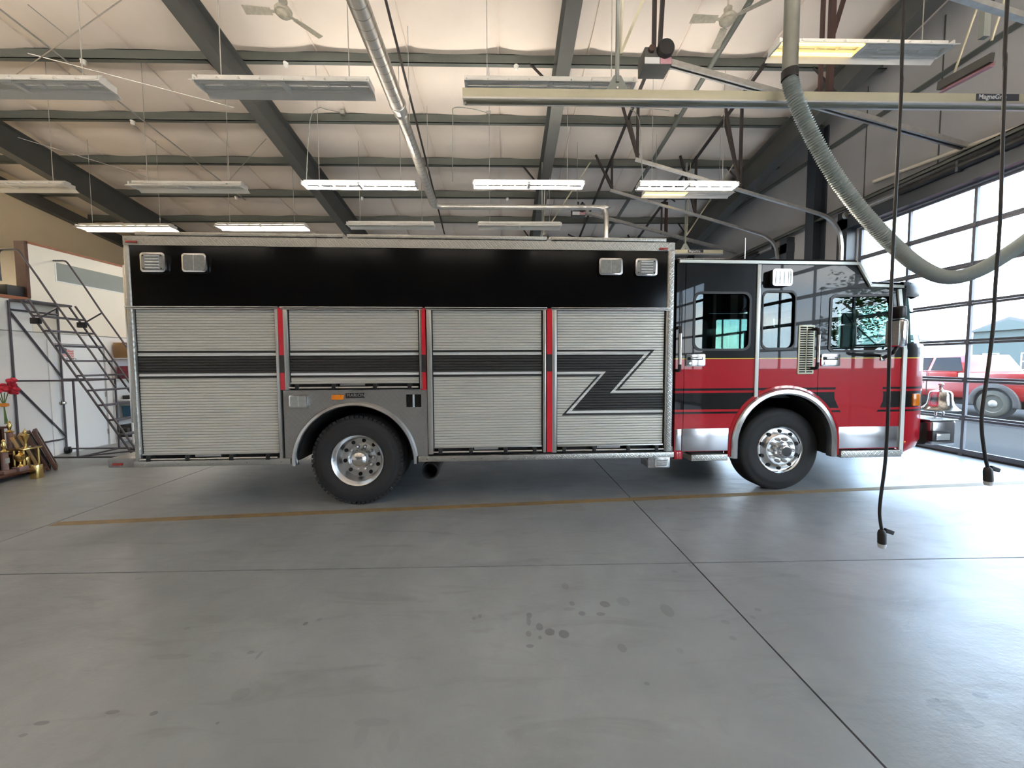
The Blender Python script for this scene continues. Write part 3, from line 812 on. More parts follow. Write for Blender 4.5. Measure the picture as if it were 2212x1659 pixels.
# ---- wheel panel with arch
xp0, xp1 = TS(613, 880)[0], TS(923, 880)[0]; zpt = TS(770, 842)[1]
def arc(cx, cz, r, a0, a1, n): return [(cx + r*cos(radians(a0 + (a1-a0)*i/n)), cz + r*sin(radians(a0 + (a1-a0)*i/n))) for i in range(n + 1)]
poly = [(xp0, zs1), (xa - ra + .02, zs1)] + list(reversed(arc(xa, za, ra - .02, 6, 174, 28))) + [(xa + ra - .02, zs1), (xp1, zs1), (xp1, zpt), (xp0, zpt)]
rx0, rx1, rz0, rz1 = px_rect(877, 852, 910, 879.5)
m = MB(); m.prism(poly, XZ, -0.004, 0.03, holes=[[(rx0, rz0), (rx1, rz0), (rx1, rz1), (rx0, rz1)]])
wpn = P(m, 'wheel_panel', 'plate_dark')
m = MB(); m.box(rx0, rx1, 0.05, 0.06, rz0, rz1); P(m, 'latch_recess', 'under_black', wpn)
m = MB(); m.cyl(((rx0+rx1)/2, 0.0, rz0), ((rx0+rx1)/2, 0.0, rz1), 0.014, 12); P(m, 'latch_pin', 'chrome', wpn, smooth=True)
# fender trim ring
def fender(cx, cz, ro, r_i, a0, a1, zlow, mt, ybase, name='fender_trim'):
    m = MB(); rings = []
    path = [(cx + ro, zlow, 1, 0)] if zlow < cz + ro*sin(radians(a0)) - .01 else []
    pts = [(cos(radians(a0 + (a1-a0)*i/40)), sin(radians(a0 + (a1-a0)*i/40))) for i in range(41)]
    seq = [((cx + pts[0][0]*0), None)] 
    full = []
    if zlow is not None: full.append((pts[0], zlow))
    full += [(p, None) for p in pts]
    if zlow is not None: full.append((pts[-1], zlow))
    for (c, s), zl_ in full:
        ring = []
        for (rr, yy) in ((r_i, ybase + .05), (r_i, ybase - .028), (r_i + (ro-r_i)*.25, ybase - .045), (ro - (ro-r_i)*.25, ybase - .038), (ro, ybase - .005), (ro, ybase + .02)):
            ring.append((cx + c*rr, yy, (cz + s*rr) if zl_ is None else zl_))
        rings.append(ring)
    m.loft(rings); return m
P(fender(xa, za, ra, ri, 4, 176, zs0 - .02, 'satin_steel', 0.0), 'fender_trim', 'satin_steel', smooth=True)
# wheel well lining
m = MB()
rings = [[(xa + (ri + .01)*cos(radians(a)), y, za + (ri + .01)*sin(radians(a))) for y in (0.02, 0.85)] for a in range(-2, 183, 6)]
m.loft(rings, cap=False, closed=False); P(m, 'wheel_well', 'under_black', smooth=True)
m = MB(); m.box(xa - ra, xa + ra, 0.84, 0.87, .55, 1.35); P(m, 'wheel_well', 'under_black')
m = MB(); m.box(xa - ri + .02, xa - ri + .35, 0.35, 0.8, 0.42, 0.62); P(m, 'mud_flap', 'black_rubber')
m = MB(); m.prism([(xa - ri + .0, zs0 + .03), (xa - ri + .11, zs0 + .06), (xa - ri + .02, zs0 - .01)], XZ, .02, .05); P(m, 'flap_tab', 'satin_steel')
# ---- lamps on the body side
def lamp(pxr, style, yl=0.0, parent=None, dep=0.05, name='scene_light'):
    x0, x1, z0, z1 = px_rect(*pxr, yl=yl - dep)
    r = min(x1-x0, z1-z0)*0.16
    m = MB(); m.prism(rrect(x0, z0, x1, z1, r), XZ, yl - dep, yl)
    h = P(m, name, 'chrome' if style != 'cab' else 'black_plastic', parent, bevel=.006)
    b = (x1-x0)*0.07
    if style == 'cab':
        m = MB(); m.prism(rrect(x0 - .0, z0 - .0, x1 + .0, z1 + .0, r), XZ, yl - dep - .012, yl - dep, holes=[rrect(x0 + b, z0 + b, x1 - b, z1 - b, r*.8)]); P(m, 'bezel', 'chrome', h)
        m = MB(); m.prism(rrect(x0 + b, z0 + b, x1 - b, z1 - b, r*.8), XZ, yl - dep - .006, yl - dep); l = P(m, 'lens', 'lens_clear', h)
        for i in range(4):
            t = (i + .5)/4; xx = x0 + b + (x1-x0-2*b)*t
            m = MB(); m.box(xx - .004, xx + .004, yl - dep - .009, yl - dep - .006, z0 + b*1.5, z1 - b*1.5); P(m, 'lens_rib', 'lens_frost', h)
    elif style == 'led':
        m = MB(); m.prism(rrect(x0 + b, z0 + b, x1 - b, z1 - b, r*.8), XZ, yl - dep - .004, yl - dep + .002); P(m, 'lens', 'lens_frost', h)
        for i in range(5):
            zz = z0 + (z1-z0)*(0.2 + 0.15*i)
            m = MB(); m.cyl((x0 + (x1-x0)*.24, yl - dep - .006, zz), (x0 + (x1-x0)*.78, yl - dep - .006, zz), (z1-z0)*.055, 8); P(m, 'reflector_bar', 'lens_clear', h, smooth=True)
        for (cx_, cz_) in ((x0+b*2, z0+b*2), (x1-b*2, z0+b*2), (x0+b*2, z1-b*2), (x1-b*2, z1-b*2)):
            m = MB(); m.cyl((cx_, yl - dep - .007, cz_), (cx_, yl - dep, cz_), .009, 8); P(m, 'screw', 'black_plastic', h)
    else:
        m = MB(); m.prism(rrect(x0 + b, z0 + b, x1 - b, z1 - b, r*.8), XZ, yl - dep - .004, yl - dep + .002); P(m, 'lens', 'lens_frost', h)
        m = MB(); m.box((x0+x1)/2 - .003, (x0+x1)/2 + .003, yl - dep - .007, yl - dep - .003, z0 + b, z1 - b); P(m, 'lens_rib', 'lens_clear', h)
    return h
lamp((302, 545, 356, 587.5), 'led'); lamp((392, 547, 445, 587.5), 'plain')
lamp((1294.5, 557.5, 1345, 594), 'plain', dep=.06); lamp((1373, 558, 1420, 596), 'led', dep=.03)
lamp((624, 853, 664.5, 881), 'plain', dep=.04, name='turn_light')
# low front corner lamp box
x0, x1, z0, z1 = px_rect(1400, 986.5, 1447, 1010.5)
m = MB(); m.box(x0, x1, 0.0, 0.22, z0, z1); bx_ = P(m, 'lamp_box', 'stainless_panel', bevel=.004)
x0, x1, z0, z1 = px_rect(1413.5, 990, 1442.5, 1008.5)
m = MB(); m.prism(rrect(x0, z0, x1, z1, .02), XZ, -.012, 0.0); P(m, 'lens', 'lens_clear', bx_, bevel=.004)
for i in range(3):
    zz = z0 + (z1-z0)*(.25 + .25*i); m = MB(); m.cyl((x0+.02, -.014, zz), (x1-.02, -.014, zz), .006, 8); P(m, 'reflector_bar', 'chrome', bx_, smooth=True)
# amber side marker and maker badge
x0, x1, z0, z1 = px_rect(718, 852.5, 743, 863)
m = MB(); m.prism(rrect(x0, z0, x1, z1, .012), XZ, -.03, 0.0); P(m, 'side_marker', 'amber', bevel=.006)
x0, x1, z0, z1 = px_rect(747, 849, 788, 859.5)
m = MB(); m.box(x0, x1, -.008, 0.0, z0, z1); bdg = P(m, 'maker_badge', 'black_plastic', bevel=.002)
lettering('badge_letters', 'MARION', 'satin_steel', bdg, (z1-z0)*.95, (x0 + .012, -.0085, z0 + .012), (1,0,0), (0,0,1), .001, local=True)
for (pa, m_) in (((275, 521, 299, 526), 'red_lens'), ((1423, 536.5, 1441, 541.5), 'red_lens')):
    x0, x1, z0, z1 = px_rect(*pa); m = MB(); m.box(x0, x1, -.03, -.012, z0, z1); P(m, 'clearance_light', m_, bevel=.004)
# exhaust outlet under the sill
xe, ze = TS(929, 1017, 0.0)
m = MB(); m.lathe([(0.098, 0.9), (0.098, .12), (0.104, .12), (0.104, 0.02), (.098, .0), (.083, .0), (.078, .02), (.078, .3), (.001, .3)], (xe, 0.0, ze), (0, 1, 0), 28)
P(m, 'exhaust_outlet', 'black_plastic', smooth=True)
m = MB(); m.box(xe - .06, xe + .06, 0.25, 0.4, ze + .08, zs1 + .02); P(m, 'exhaust_bracket', 'under_black')
# chassis
for y_ in (.55, W - .75): P(MB().box(xb0 + .2, 6.6, y_, y_ + .2, 0.62, 0.9), 'chassis_rail', 'under_black')
m = MB(); m.box(0.95, 3.4, 0.5, W - .3, 0.40, 0.62); P(m, 'fuel_tank', 'under_black', bevel=.03)
P(MB().cyl((xa, 0.3, .526), (xa, W - .3, .526), .1, 16), 'axle', 'under_black', smooth=True)
P(MB().cyl((5.11, .3, .53), (5.11, W - .3, .53), .07, 16), 'axle', 'under_black', smooth=True)
P(MB().lathe([(.1, -.25), (.24, -.12), (.26, 0), (.24, .12), (.1, .25)], (xa, W/2, .526), (0, 1, 0), 20), 'differential', 'under_black', smooth=True)
# ---- wheels
def tyre(cx, cz, R, r_i, y0, w, sgn, tread, name='wheel'):
    ax = (0, sgn, 0)                             # profile distance grows towards the inside
    rh = r_i
    prof = [(rh, 0.02), (rh + .012, 0.006), (rh + .05, 0.0), (rh + (R-rh)*.45, -0.004), (rh + (R-rh)*.6, -.002), (rh + (R-rh)*.62, .001), (R - .055, .006), (R - .028, .016), (R - .01, .032), (R, .05), (R, w - .05), (R - .01, w - .03), (R - .05, w), (rh, w - .02)]
    m = MB(); m.lathe(prof + [prof[0]], (cx, y0, cz), ax, 72, cap=False)
    t = P(m, name, 'black_rubber', smooth=True, ang=50)
    tr_ = MB(); n = 60 if tread else 0
    for i in range(n):
        a = 2*pi*i/n
        c, s = cos(a), sin(a)
        rad = Vector((c, 0, s)); tan_ = Vector((-s, 0, c))
        cc = Vector((cx, y0 + sgn*.035, cz)) + rad*(R - .0175)
        tr_.obox(cc, rad*.016, tan_*.018, Vector((0, .030, 0)))
    if n:
        q = P(tr_, 'tread_lugs', 'black_rubber', t); q['kind'] = 'stuff'
    return t
def front_wheel(cx, cz, y0, sgn):
    t = tyre(cx, cz, .53, .292, y0, .30, sgn, False)
    ax = (0, sgn, 0); c = (cx, y0, cz)
    m = MB(); m.lathe([(.298, .03), (.303, .004), (.296, -.004), (.285, .002), (.278, .03), (.262, .034), (.205, .006), (.196, -.004), (.188, -.006), (.15, -.006), (.10, -.006), (.001, -.006)], c, ax, 56, cap=False)
    rim = P(m, 'rim', 'chrome', t, smooth=True, ang=50)
    for i in range(10):
        a = 2*pi*(i + .5)/10; x = cx + .238*cos(a); z = cz + .238*sin(a)
        m = MB(); m.cyl((x, y0 + sgn*.012, z), (x, y0 + sgn*.035, z), .024, 14); P(m, 'hand_hole', 'under_black', t)
    for i in range(10):
        a = 2*pi*i/10; x = cx + .143*cos(a); z = cz + .143*sin(a)
        m = MB(); m.lathe([(.024, 0), (.022, -.03), (.014, -.045), (.003, -.06)], (x, y0 - sgn*.004, z), ax, 8); P(m, 'lug_nut', 'satin_steel', t, smooth=True)
    m = MB(); m.lathe([(.112, -.004), (.108, -.03), (.098, -.062), (.078, -.07), (.074, -.10), (.066, -.105), (.001, -.105)], c, ax, 32); hub = P(m, 'hub', 'chrome', t, smooth=True)
    m = MB(); m.lathe([(.06, -.104), (.06, -.112), (.03, -.113), (.001, -.114)], c, ax, 24); P(m, 'hub_cap', 'black_plastic', t, smooth=True)
def rear_wheel(cx, cz, y0, sgn):
    t = tyre(cx, cz, .526, .292, y0, .27, sgn, True)
    tyre(cx, cz, .526, .292, y0 + sgn*.33, .27, sgn, False)
    ax = (0, sgn, 0); c = (cx, y0, cz)
    m = MB(); m.lathe([(.298, .03), (.304, .004), (.298, -.005), (.288, .0), (.280, .02), (.262, .034), (.256, .05), (.252, .14), (.236, .165), (.175, .172), (.168, .165), (.001, .165)], c, ax, 56, cap=False)
    P(m, 'rim', 'satin_steel', t, smooth=True, ang=50)
    for i in range(10):
        a = 2*pi*(i + .3)/10; x = cx + .205*cos(a); z = cz + .205*sin(a)
        m = MB(); m.cyl((x, y0 + sgn*.160, z), (x, y0 + sgn*.18, z), .023, 14); P(m, 'hand_hole', 'under_black', t)
        a = 2*pi*i/10; x = cx + .14*cos(a); z = cz + .14*sin(a)
        m = MB(); m.lathe([(.024, 0), (.022, -.03), (.014, -.042), (.003, -.05)], (x, y0 + sgn*.168, z), ax, 8); P(m, 'lug_nut', 'satin_steel', t, smooth=True)
    m = MB(); m.lathe([(.118, .16), (.115, .08), (.105, .045), (.085, .018), (.055, .0), (.02, -.008), (.001, -.009)], c, ax, 32); P(m, 'hub', 'chrome', t, smooth=True)
rear_wheel(TS(772, 996, .04)[0], .526, 0.045, 1); rear_wheel(TS(772, 996, .04)[0], .526, W - .045, -1)
xfw = TS(1686, 962, .19)[0]
front_wheel(xfw, .53, 0.19, 1); front_wheel(xfw, .53, W - .19, -1)
# ------------------------------------------------------------------ the truck's cab
YC = 0.03
def c7(a, b, yl=YC): return TS(1430 + a/2.963, 520 + b/2.963, yl)
n = N('cab_paint'); x, y, z = n.sep()
zY = TS(1700, 774, YC)[1]
def band(p0, p1):
    z1_, z0_ = TS(1520, p0, YC)[1], TS(1520, p1, YC)[1]
    return n.math('MULTIPLY', n.math('GREATER_THAN', z, z0_), n.math('LESS_THAN', z, z1_))
ecx, ecz = TS(1856, 852, YC); er = TS(1908, 852, YC)[0] - ecx
dx = n.math('SUBTRACT', x, ecx); dz = n.math('SUBTRACT', z, ecz)
d2 = n.math('ADD', n.math('MULTIPLY', dx, dx), n.math('MULTIPLY', dz, dz))
wob = n.math('MULTIPLY', n.math('SUBTRACT', n.noise(5.0), 0.5), 0.05)
outside = n.math('GREATER_THAN', n.math('ADD', d2, wob), er*er)
stripes = n.math('MULTIPLY', n.math('MAXIMUM', n.math('MAXIMUM', band(839, 844), band(849, 884.5)), band(889.6, 894)), outside)
col = n.mixc(stripes, n.mixc(n.noise(3), (0.40, 0.010, 0.020), (0.45, 0.014, 0.026)), (0.008, 0.007, 0.007))
col = n.mixc(n.math('GREATER_THAN', z, zY), col, (0.006, 0.007, 0.008))
yel = n.math('LESS_THAN', n.math('ABSOLUTE', n.math('SUBTRACT', z, zY)), 0.006)
col = n.mixc(yel, col, (0.75, 0.58, 0.10))
n.set(Base_Color=col, Roughness=0.3, Coat_Weight=0.42, Specular_IOR_Level=0.1); n.b.inputs['Coat Roughness'].default_value = 0.02; n.b.inputs['Coat IOR'].default_value = 1.5

xcr = TS(1461, 700, YC)[0]
fcx, fcz = TS(1692.5, 957, YC); fro = TS(1806, 957, YC)[0] - fcx; fri = TS(1796, 957, YC)[0] - fcx
frc = fro + 0.03                                   # panel cut, just outside the trim
zkb = TS(1520, 923, YC)[1]; zlow = TS(1520, 975, YC)[1]
ztop = TS(1650, 569, YC)[1]
def bottom(x0, x1, zb):
    out = []; k = 24
    xs = sorted(set([x0, x1] + [x for x in (fcx - frc, fcx + frc) if x0 < x < x1] + [x0 + (x1-x0)*i/k for i in range(k + 1)]))
    for x in xs:
        if abs(x - fcx) >= frc - 1e-9:
            out.append((x, zb))
            if abs(abs(x - fcx) - frc) < 1e-6: out.append((x, fcz)) if x < fcx else out.insert(len(out) - 1, (x, fcz))
        else: out.append((x, fcz + sqrt(max(0, frc**2 - (x - fcx)**2))))
    res = [out[0]]
    for p in out[1:]:
        if (Vector(p) - Vector(res[-1])).length > 1e-4: res.append(p)
    return res
xd0, xd1 = TS(1479, 760, YC)[0], TS(1632, 760, YC)[0]
xm0, xm1 = TS(1641, 760, YC)[0], TS(1769.5, 760, YC)[0]
xf1 = TS(1951, 760, YC)[0]
zfd = TS(1850, 623, YC)[1]
zg2 = TS(1910, 617, YC)[1]; xg1 = TS(1853, 572, YC)[0]; xg2 = TS(1878, 617, YC)[0]
win = {1: rrect(*(TS(1498.5, 755, YC)), *(TS(1621, 633, YC)), .085), 2: rrect(*TS(1645, 753, YC), *TS(1719, 630, YC), .075), 3: None}
w3 = [TS(1791, 752, YC), TS(1797, 758, YC), TS(1920, 758, YC), TS(1929, 752, YC), TS(1926, 644, YC), TS(1921, 638, YC), TS(1803, 640, YC), TS(1796, 646, YC)]
win[3] = w3
gp = 0.006
def side_panels(y0, y1, far=False):
    def mk(poly, holes, name, mt='cab_paint'):
        m = MB(); m.prism(poly, XZ, y0, y1, holes=holes); return P(m, name, mt)
    mk([(xcr, TS(1465, 992, YC)[1]), (xd0 - gp, TS(1465, 992, YC)[1]), (xd0 - gp, ztop), (xcr, ztop)], [], 'rear_pillar_panel')
    a = mk(bottom(xd0, xd1, zlow) + [(xd1, ztop), (xd0, ztop)], [win[1]], 'rear_door')
    b = mk(bottom(xm0, xm1 - gp, zlow) + [(xm1 - gp, zfd + gp), (xf1, zfd + gp), (xf1, zg2), (xg2, zg2), (xg1, ztop), (xm0, ztop)], [win[2]], 'centre_panel')
    c = mk(bottom(xm1, xf1, zlow) + [(xf1, zfd), (xm1, zfd)], [win[3]], 'front_door')
    if not far:
        MBk = MB(); MBk.box(xcr + .02, xf1 - .03, y1 + .002, y1 + .012, zfd + .004, zfd + .02); P(MBk, 'door_gasket', 'black_rubber')
    for k, par in ((1, a), (2, b), (3, c)):
        w = win[k]; cxw = sum(p[0] for p in w)/len(w); czw = sum(p[1] for p in w)/len(w)
        big = [(cxw + (p[0]-cxw)*1.045 , czw + (p[1]-czw)*1.045) for p in w]; sm = [(cxw + (p[0]-cxw)*.97, czw + (p[1]-czw)*.97) for p in w]
        ym = (y0 + y1)/2; sg = -1 if not far else 1
        m = MB(); m.prism(big, XZ, (y0 if not far else y1) + sg*.008, (y0 if not far else y1) + .0, holes=[sm]); P(m, 'window_gasket', 'black_plastic', par)
        m = MB(); m.prism(w, XZ, ym - .003, ym + .003); P(m, 'window_glass', 'cab_glass', par)
    return a, b, c
rd, cp, fd = side_panels(YC, YC + .045)
side_panels(W - YC - .045, W - YC, True)
# dark jambs behind the door gaps
for xx in (xd0 - .003, (xd1 + xm0)/2, xm1 - .003): P(MB().box(xx - .02, xx + .02, YC + .046, YC + .06, fcz + fro + .06, ztop - .01), 'door_jamb', 'black_rubber')
# bright divider strip, top gutter strips
xs0, xs1 = TS(1632.5, 700, YC)[0], TS(1640.5, 700, YC)[0]
P(MB().box(xs0, xs1, YC - .014, YC + .02, TS(1631, 858, YC)[1], ztop - .01), 'divider_trim', 'white_trim', bevel=.004)
def strip(p0, p1, w=.035, name='gutter_trim'):
    a, b = TS(*p0, YC), TS(*p1, YC); m = MB(); m.bar((a[0], YC - .01, a[1]), (b[0], YC - .01, b[1]), .03, w, (0, 0, 1)); P(m, name, 'white_trim')
strip((1467, 565), (1853, 570)); strip((1852, 569), (1879, 616.5), .03); strip((1877, 616.5), (1949, 619.5), .035)
# roof
zr1 = TS(1650, 560, YC)[1] + .012; 
m = MB(); m.prism([(xcr, ztop - .01), (xcr, zr1), (xg1 + .01, zr1), (xg2 + .03, zg2 + .055), (xf1 + .1, zg2 + .05), (xf1 + .1, zg2 - .03), (xg2 - .05, zg2 - .03), (xg1 - .08, ztop - .01)], XZ, YC + .02, W - YC - .02)
P(m, 'cab_roof', 'black_paint', bevel=.02)
P(MB().box(xcr, xcr + .04, YC + .05, W - YC - .05, .62, ztop - .012), 'cab_rear_wall', 'cab_lining')
P(MB().box(xcr + .042, 6.6, .35, W - .35, 1.18, 1.24), 'cab_floor', 'cab_lining')
P(MB().box(4.75, 5.9, .75, W - .75, 1.242, 1.62), 'engine_cover', 'cab_lining', bevel=.08)
# nose and windshield (plan curves lofted upwards)
xn = 7.17
def plan(x_front, xe, n=9, inset=0.0):
    out = []
    y0 = YC + inset
    rx, ry = x_front - xe, 0.30
    for i in range(n + 1):
        a = radians(90*i/n); out.append((xe + rx*sin(a), y0 + ry*(1 - cos(a))))
    return out + [(px_, W - py_) for (px_, py_) in reversed(out)]
def skin(levels, name, mt, thick=False, closed=False, **kw):
    m = MB(); rings = [[(p[0], p[1], z) for p in plan(xfr, xe, inset=ins)] for (z, xfr, xe, ins) in levels]
    m.loft(rings, cap=False, closed=False); return P(m, name, mt, smooth=True, **kw)
zwb = TS(1985, 742, .1)[1]
nose = skin([(.50, xn - .22, xf1 - .1, .0), (.56, xn - .06, xf1 - .03, 0), (.66, xn, xf1 - .004, 0), (zwb - .06, xn, xf1 - .004, 0), (zwb - .02, xn - .01, xf1 - .004, 0), (zwb, xn - .05, xf1 - .004, .0)], 'nose_panel', 'cab_paint')
ws = skin([(zwb, xn - .06, xf1 + .02, .012), (zg2 - .12, xn - .26, xf1 - .05, .012)], 'windshield', 'cab_glass')
skin([(zg2 - .13, xn - .20, xf1 - .03, 0.0), (zg2 - .10, xn - .12, xf1 - .03, 0), (zg2 - .02, xn - .12, xf1 - .03, 0), (zg2 + .05, xn - .20, xf1 - .03, 0.01), (zg2 + .06, xn - .40, xf1 - .1, .04)], 'brow_visor', 'black_plastic')
for s_ in (0, 1):
    fy = (lambda v: v) if s_ == 0 else (lambda v: W - v)
    m = MB(); m.add([(xf1 - .02, fy(YC), zwb), (xf1 + .16, fy(YC + .055), zwb), (xf1 + .09, fy(YC + .055), zg2 - .02), (xf1 - .02, fy(YC), zg2 - .02),
                     (xf1 - .02, fy(YC + .07), zwb), (xf1 + .14, fy(YC + .11), zwb), (xf1 + .07, fy(YC + .11), zg2 - .02), (xf1 - .02, fy(YC + .07), zg2 - .02)], [(0,1,2,3),(4,5,6,7),(0,1,5,4),(1,2,6,5),(2,3,7,6),(3,0,4,7)])
    P(m, 'windshield_pillar', 'black_plastic')
    a = TS(1941, 625, YC)[0], TS(1953, 757, YC)[0], TS(1943, 980, YC)[0]
    z_ = TS(1941, 625, YC)[1], TS(1953, 757, YC)[1], TS(1943, 980, YC)[1]
    yy = YC - .008 if s_ == 0 else W - YC + .008
    m = MB(); m.bar((a[0], yy, z_[0]), (a[1], yy, z_[1]), .02, .045, (1, 0, 0)); P(m, 'pillar_trim', 'white_trim')
    m = MB(); m.bar((a[1], yy, z_[1] + .01), (a[2], yy, z_[2]), .02, .05, (1, 0, 0)); P(m, 'pillar_trim', 'white_trim')
P(MB().box(xn - .55, xn - .1, .3, W - .3, zwb - .12, zwb - .02), 'dashboard', 'black_plastic', bevel=.04)
for (yy, sx) in ((.75, 1), (1.75, 1)):
    m = MB(); m.tube([(xn - .13, yy, zwb + .02), (xn - .27, yy + .25, zwb + .38), (xn - .31, yy + .32, zwb + .50)], .009, 6); P(m, 'wiper', 'black_plastic')
m = MB(); cw = Vector((xn - .78, W - .55, zwb - .02)); dirw = Vector((.55, 0, .83)); u_ = Vector((.83, 0, -.55))
m.tube([cw + (u_*cos(2*pi*i/24) + Vector((0, 1, 0))*sin(2*pi*i/24))*.22 for i in range(25)], .014, 8); P(m, 'steering_wheel', 'black_plastic', smooth=True)
# seats
for (sx, sy) in ((4.25, .38), (4.25, 1.5), (5.95, .38), (5.95, 1.5)):
    st = P(MB().box(sx, sx + .5, sy, sy + .55, 1.42, 1.58), 'seat', 'seat_grey', bevel=.05)
    P(MB().box(sx - .02, sx + .14, sy + .02, sy + .53, 1.55, 2.2), 'seat_back', 'seat_grey', st, bevel=.05)
    P(MB().box(sx + .08, sx + .42, sy + .1, sy + .45, 1.24, 1.44), 'seat_base', 'black_plastic', st)
# stainless kick panels, steps
def kick(p0, p1, name='kick_panel', mt='stainless_panel', y0=YC - .006, dep=.03):
    x0, z1 = TS(*p0, YC); x1, z0 = TS(*p1, YC)
    P(MB().box(x0, x1, y0, y0 + dep, z0, z1), name, mt, bevel=.003)
kick((1459, 927), (1470.5, 973)); kick((1473, 926), (1572, 973)); kick((1811, 922), (1943, 966))
x0, z1 = TS(1457, 976, YC); x1, z0 = TS(1470, 992, YC)
kick((1456.5, 976.5), (1469.5, 991.5), 'rear_corner_block', 'red_paint')
for (p0, p1) in (((1491, 981.5), (1568.5, 993.5)), ((1813, 973), (1942, 985.5))):
    x0, z1 = TS(*p0, YC); x1, z0 = TS(*p1, YC)
    P(MB().box(x0, x1, YC - .03, YC + .26, z0, z1), 'cab_step', 'plate', bevel=.004)
    P(MB().box(x0, x1 + .0, YC + .06, YC + .3, z1, z1 + .09), 'step_well', 'under_black')
# front fender trim: bright rim and a red flare behind it
P(fender(fcx, fcz, fro, fri - .02, 0, 180, TS(1590, 989, YC)[1], 'satin_steel', YC), 'fender_trim', 'chrome', smooth=True)
P(fender(fcx, fcz, fro + .045, fro - .01, 0, 180, TS(1590, 986, YC)[1], 'red_paint', YC + .03), 'fender_flare', 'red_paint', smooth=True)
m = MB(); m.loft([[(fcx + (fri)*cos(radians(a)), y, fcz + fri*sin(radians(a))) for y in (YC, .85)] for a in range(-14, 195, 6)], cap=False, closed=False); P(m, 'wheel_well', 'under_black', smooth=True)
P(MB().box(fcx - fro, fcx + fro, .84, .87, .5, 1.3), 'wheel_well', 'under_black')
# latch plates, grab rails, vent grille, side lamp
def latch(p0, p1, par):
    x0, z1 = TS(*p0, YC); x1, z0 = TS(*p1, YC)
    m = MB(); m.prism(rrect(x0, z0, x1, z1, .016), XZ, YC - .012, YC); l = P(m, 'latch_plate', 'chrome', par, bevel=.003)
    zc = z0 + (z1-z0)*.64
    P(MB().box(x0 + .018, x1 - .03, YC - .016, YC - .012, zc - .018, zc + .018), 'latch_slot', 'black_plastic', par, bevel=.002)
    P(MB().bar((x0 + .045, YC - .03, zc), (x1 - .05, YC - .025, zc), .014, .02), 'latch_handle', 'chrome', par, bevel=.003)
    P(MB().cyl((x0 + .05, YC - .02, z0 + .035), (x0 + .05, YC - .01, z0 + .035), .013, 12), 'key_lock', 'nickel', par)
latch((1481, 765), (1522, 791), rd); latch((1773.5, 765), (1812.5, 790.5), fd)
def grab(xg, pz0, pz1, r=.019, st=.085):
    z1, z0 = TS(1600, pz0, YC)[1], TS(1600, pz1, YC)[1]
    m = MB(); m.tube([(xg, YC, z1), (xg, YC - st*.7, z1), (xg, YC - st, z1 - .05), (xg, YC - st, z0 + .05), (xg, YC - st*.7, z0), (xg, YC, z0)], r, 12, smooth=4)
    P(m, 'grab_rail', 'black_rubber', smooth=True)
    m = MB(); m.cyl((xg, YC - st - .006, z1 - .07), (xg, YC - st - .006, z0 + .07), r*.92, 12); P(m, 'grab_grip', 'satin_steel', smooth=True)
grab(TS(1462, 755, YC - .05)[0] + .02, 709, 799); grab(TS(1754, 755, YC)[0], 712, 796)
x0, z1 = TS(1725, 702.5, YC); x1, z0 = TS(1756, 808, YC)
x1 -= .0
m = MB(); m.prism(rrect(x0, z0, x1, z1, .012), XZ, YC - .008, YC); vg = P(m, 'vent_grille', 'rail_beige', cp, bevel=.002)
slot_src = None
for i in range(20):
    for j in range(2):
        zc = z1 - .028 - (z1 - z0 - .056)*i/19; xa_ = x0 + (x1-x0)*(.10 + .44*j); xb_ = xa_ + (x1-x0)*.37
        P(MB().box(xa_, xb_, YC - .0095, YC - .0078, zc - .008, zc + .008), 'vent_slot', 'under_black', cp)
lamp((1668, 581.5, 1710.5, 617.5), 'cab', YC, dep=.07, name='scene_light')
# mirror
mp, mz = TS(1906, 773, YC)
mir = P(MB().box(mp - .03, mp + .03, YC - .012, YC, mz - .035, mz + .035), 'mirror_mount', 'satin_steel', bevel=.006)
ym = -.26
xm_, zm_ = TS(1938, 722, ym)
P(MB().tube([(mp, YC - .01, mz), (mp + .01, YC - .06, mz + .03), (xm_ - .02, ym + .02, TS(1938, 762, ym)[1]), (xm_, ym, TS(1938, 752, ym)[1])], .02, 10, smooth=4), 'mirror_arm', 'black_plastic', mir, smooth=True)
m = MB(); m.box(xm_ - .05, xm_ + .05, ym - .09, ym + .10, TS(1938, 750, ym)[1], TS(1938, 690, ym)[1]); P(m, 'mirror_head', 'chrome', mir, bevel=.035, seg=3)
m = MB(); m.box(xm_ - .045, xm_ + .04, ym - .07, ym + .09, TS(1938, 688, ym)[1], TS(1938, 662, ym)[1]); P(m, 'mirror_spot', 'black_plastic', mir, bevel=.025, seg=3)
P(MB().box(xm_ - .056, xm_ - .05, ym - .07, ym + .08, TS(1938, 746, ym)[1], TS(1938, 694, ym)[1]), 'mirror_glass', 'lens_clear', mir)
# amber lamps on the nose, roof clearance lamps, antenna
x0, z1 = TS(1964, 850, .08); x1, z0 = TS(1975, 876, .08)
P(MB().box(x0, x1 + .02, .03, .12, z0, z1), 'corner_lamp', 'amber', bevel=.012)
x0, z1 = TS(1953, 949, .05); P(MB().lathe([(.03, -.02), (.03, 0), (.02, .012), (.001, .016)], (x0, .05, z1 - .03), (.3, -1, 0), 16), 'corner_lamp', 'amber', smooth=True)
for i, yy in enumerate((.35, .8, 1.25, 1.7, 2.15)): P(MB().box(xn - .42, xn - .28, yy - .03, yy + .03, zg2 + .055, zg2 + .09), 'clearance_light', 'amber', bevel=.01)
P(MB().cyl((TS(1609, 556, .6)[0], .6, zr1 - .01), (TS(1609, 556, .6)[0], .6, zr1 + .42), .006, 8), 'antenna', 'satin_steel')
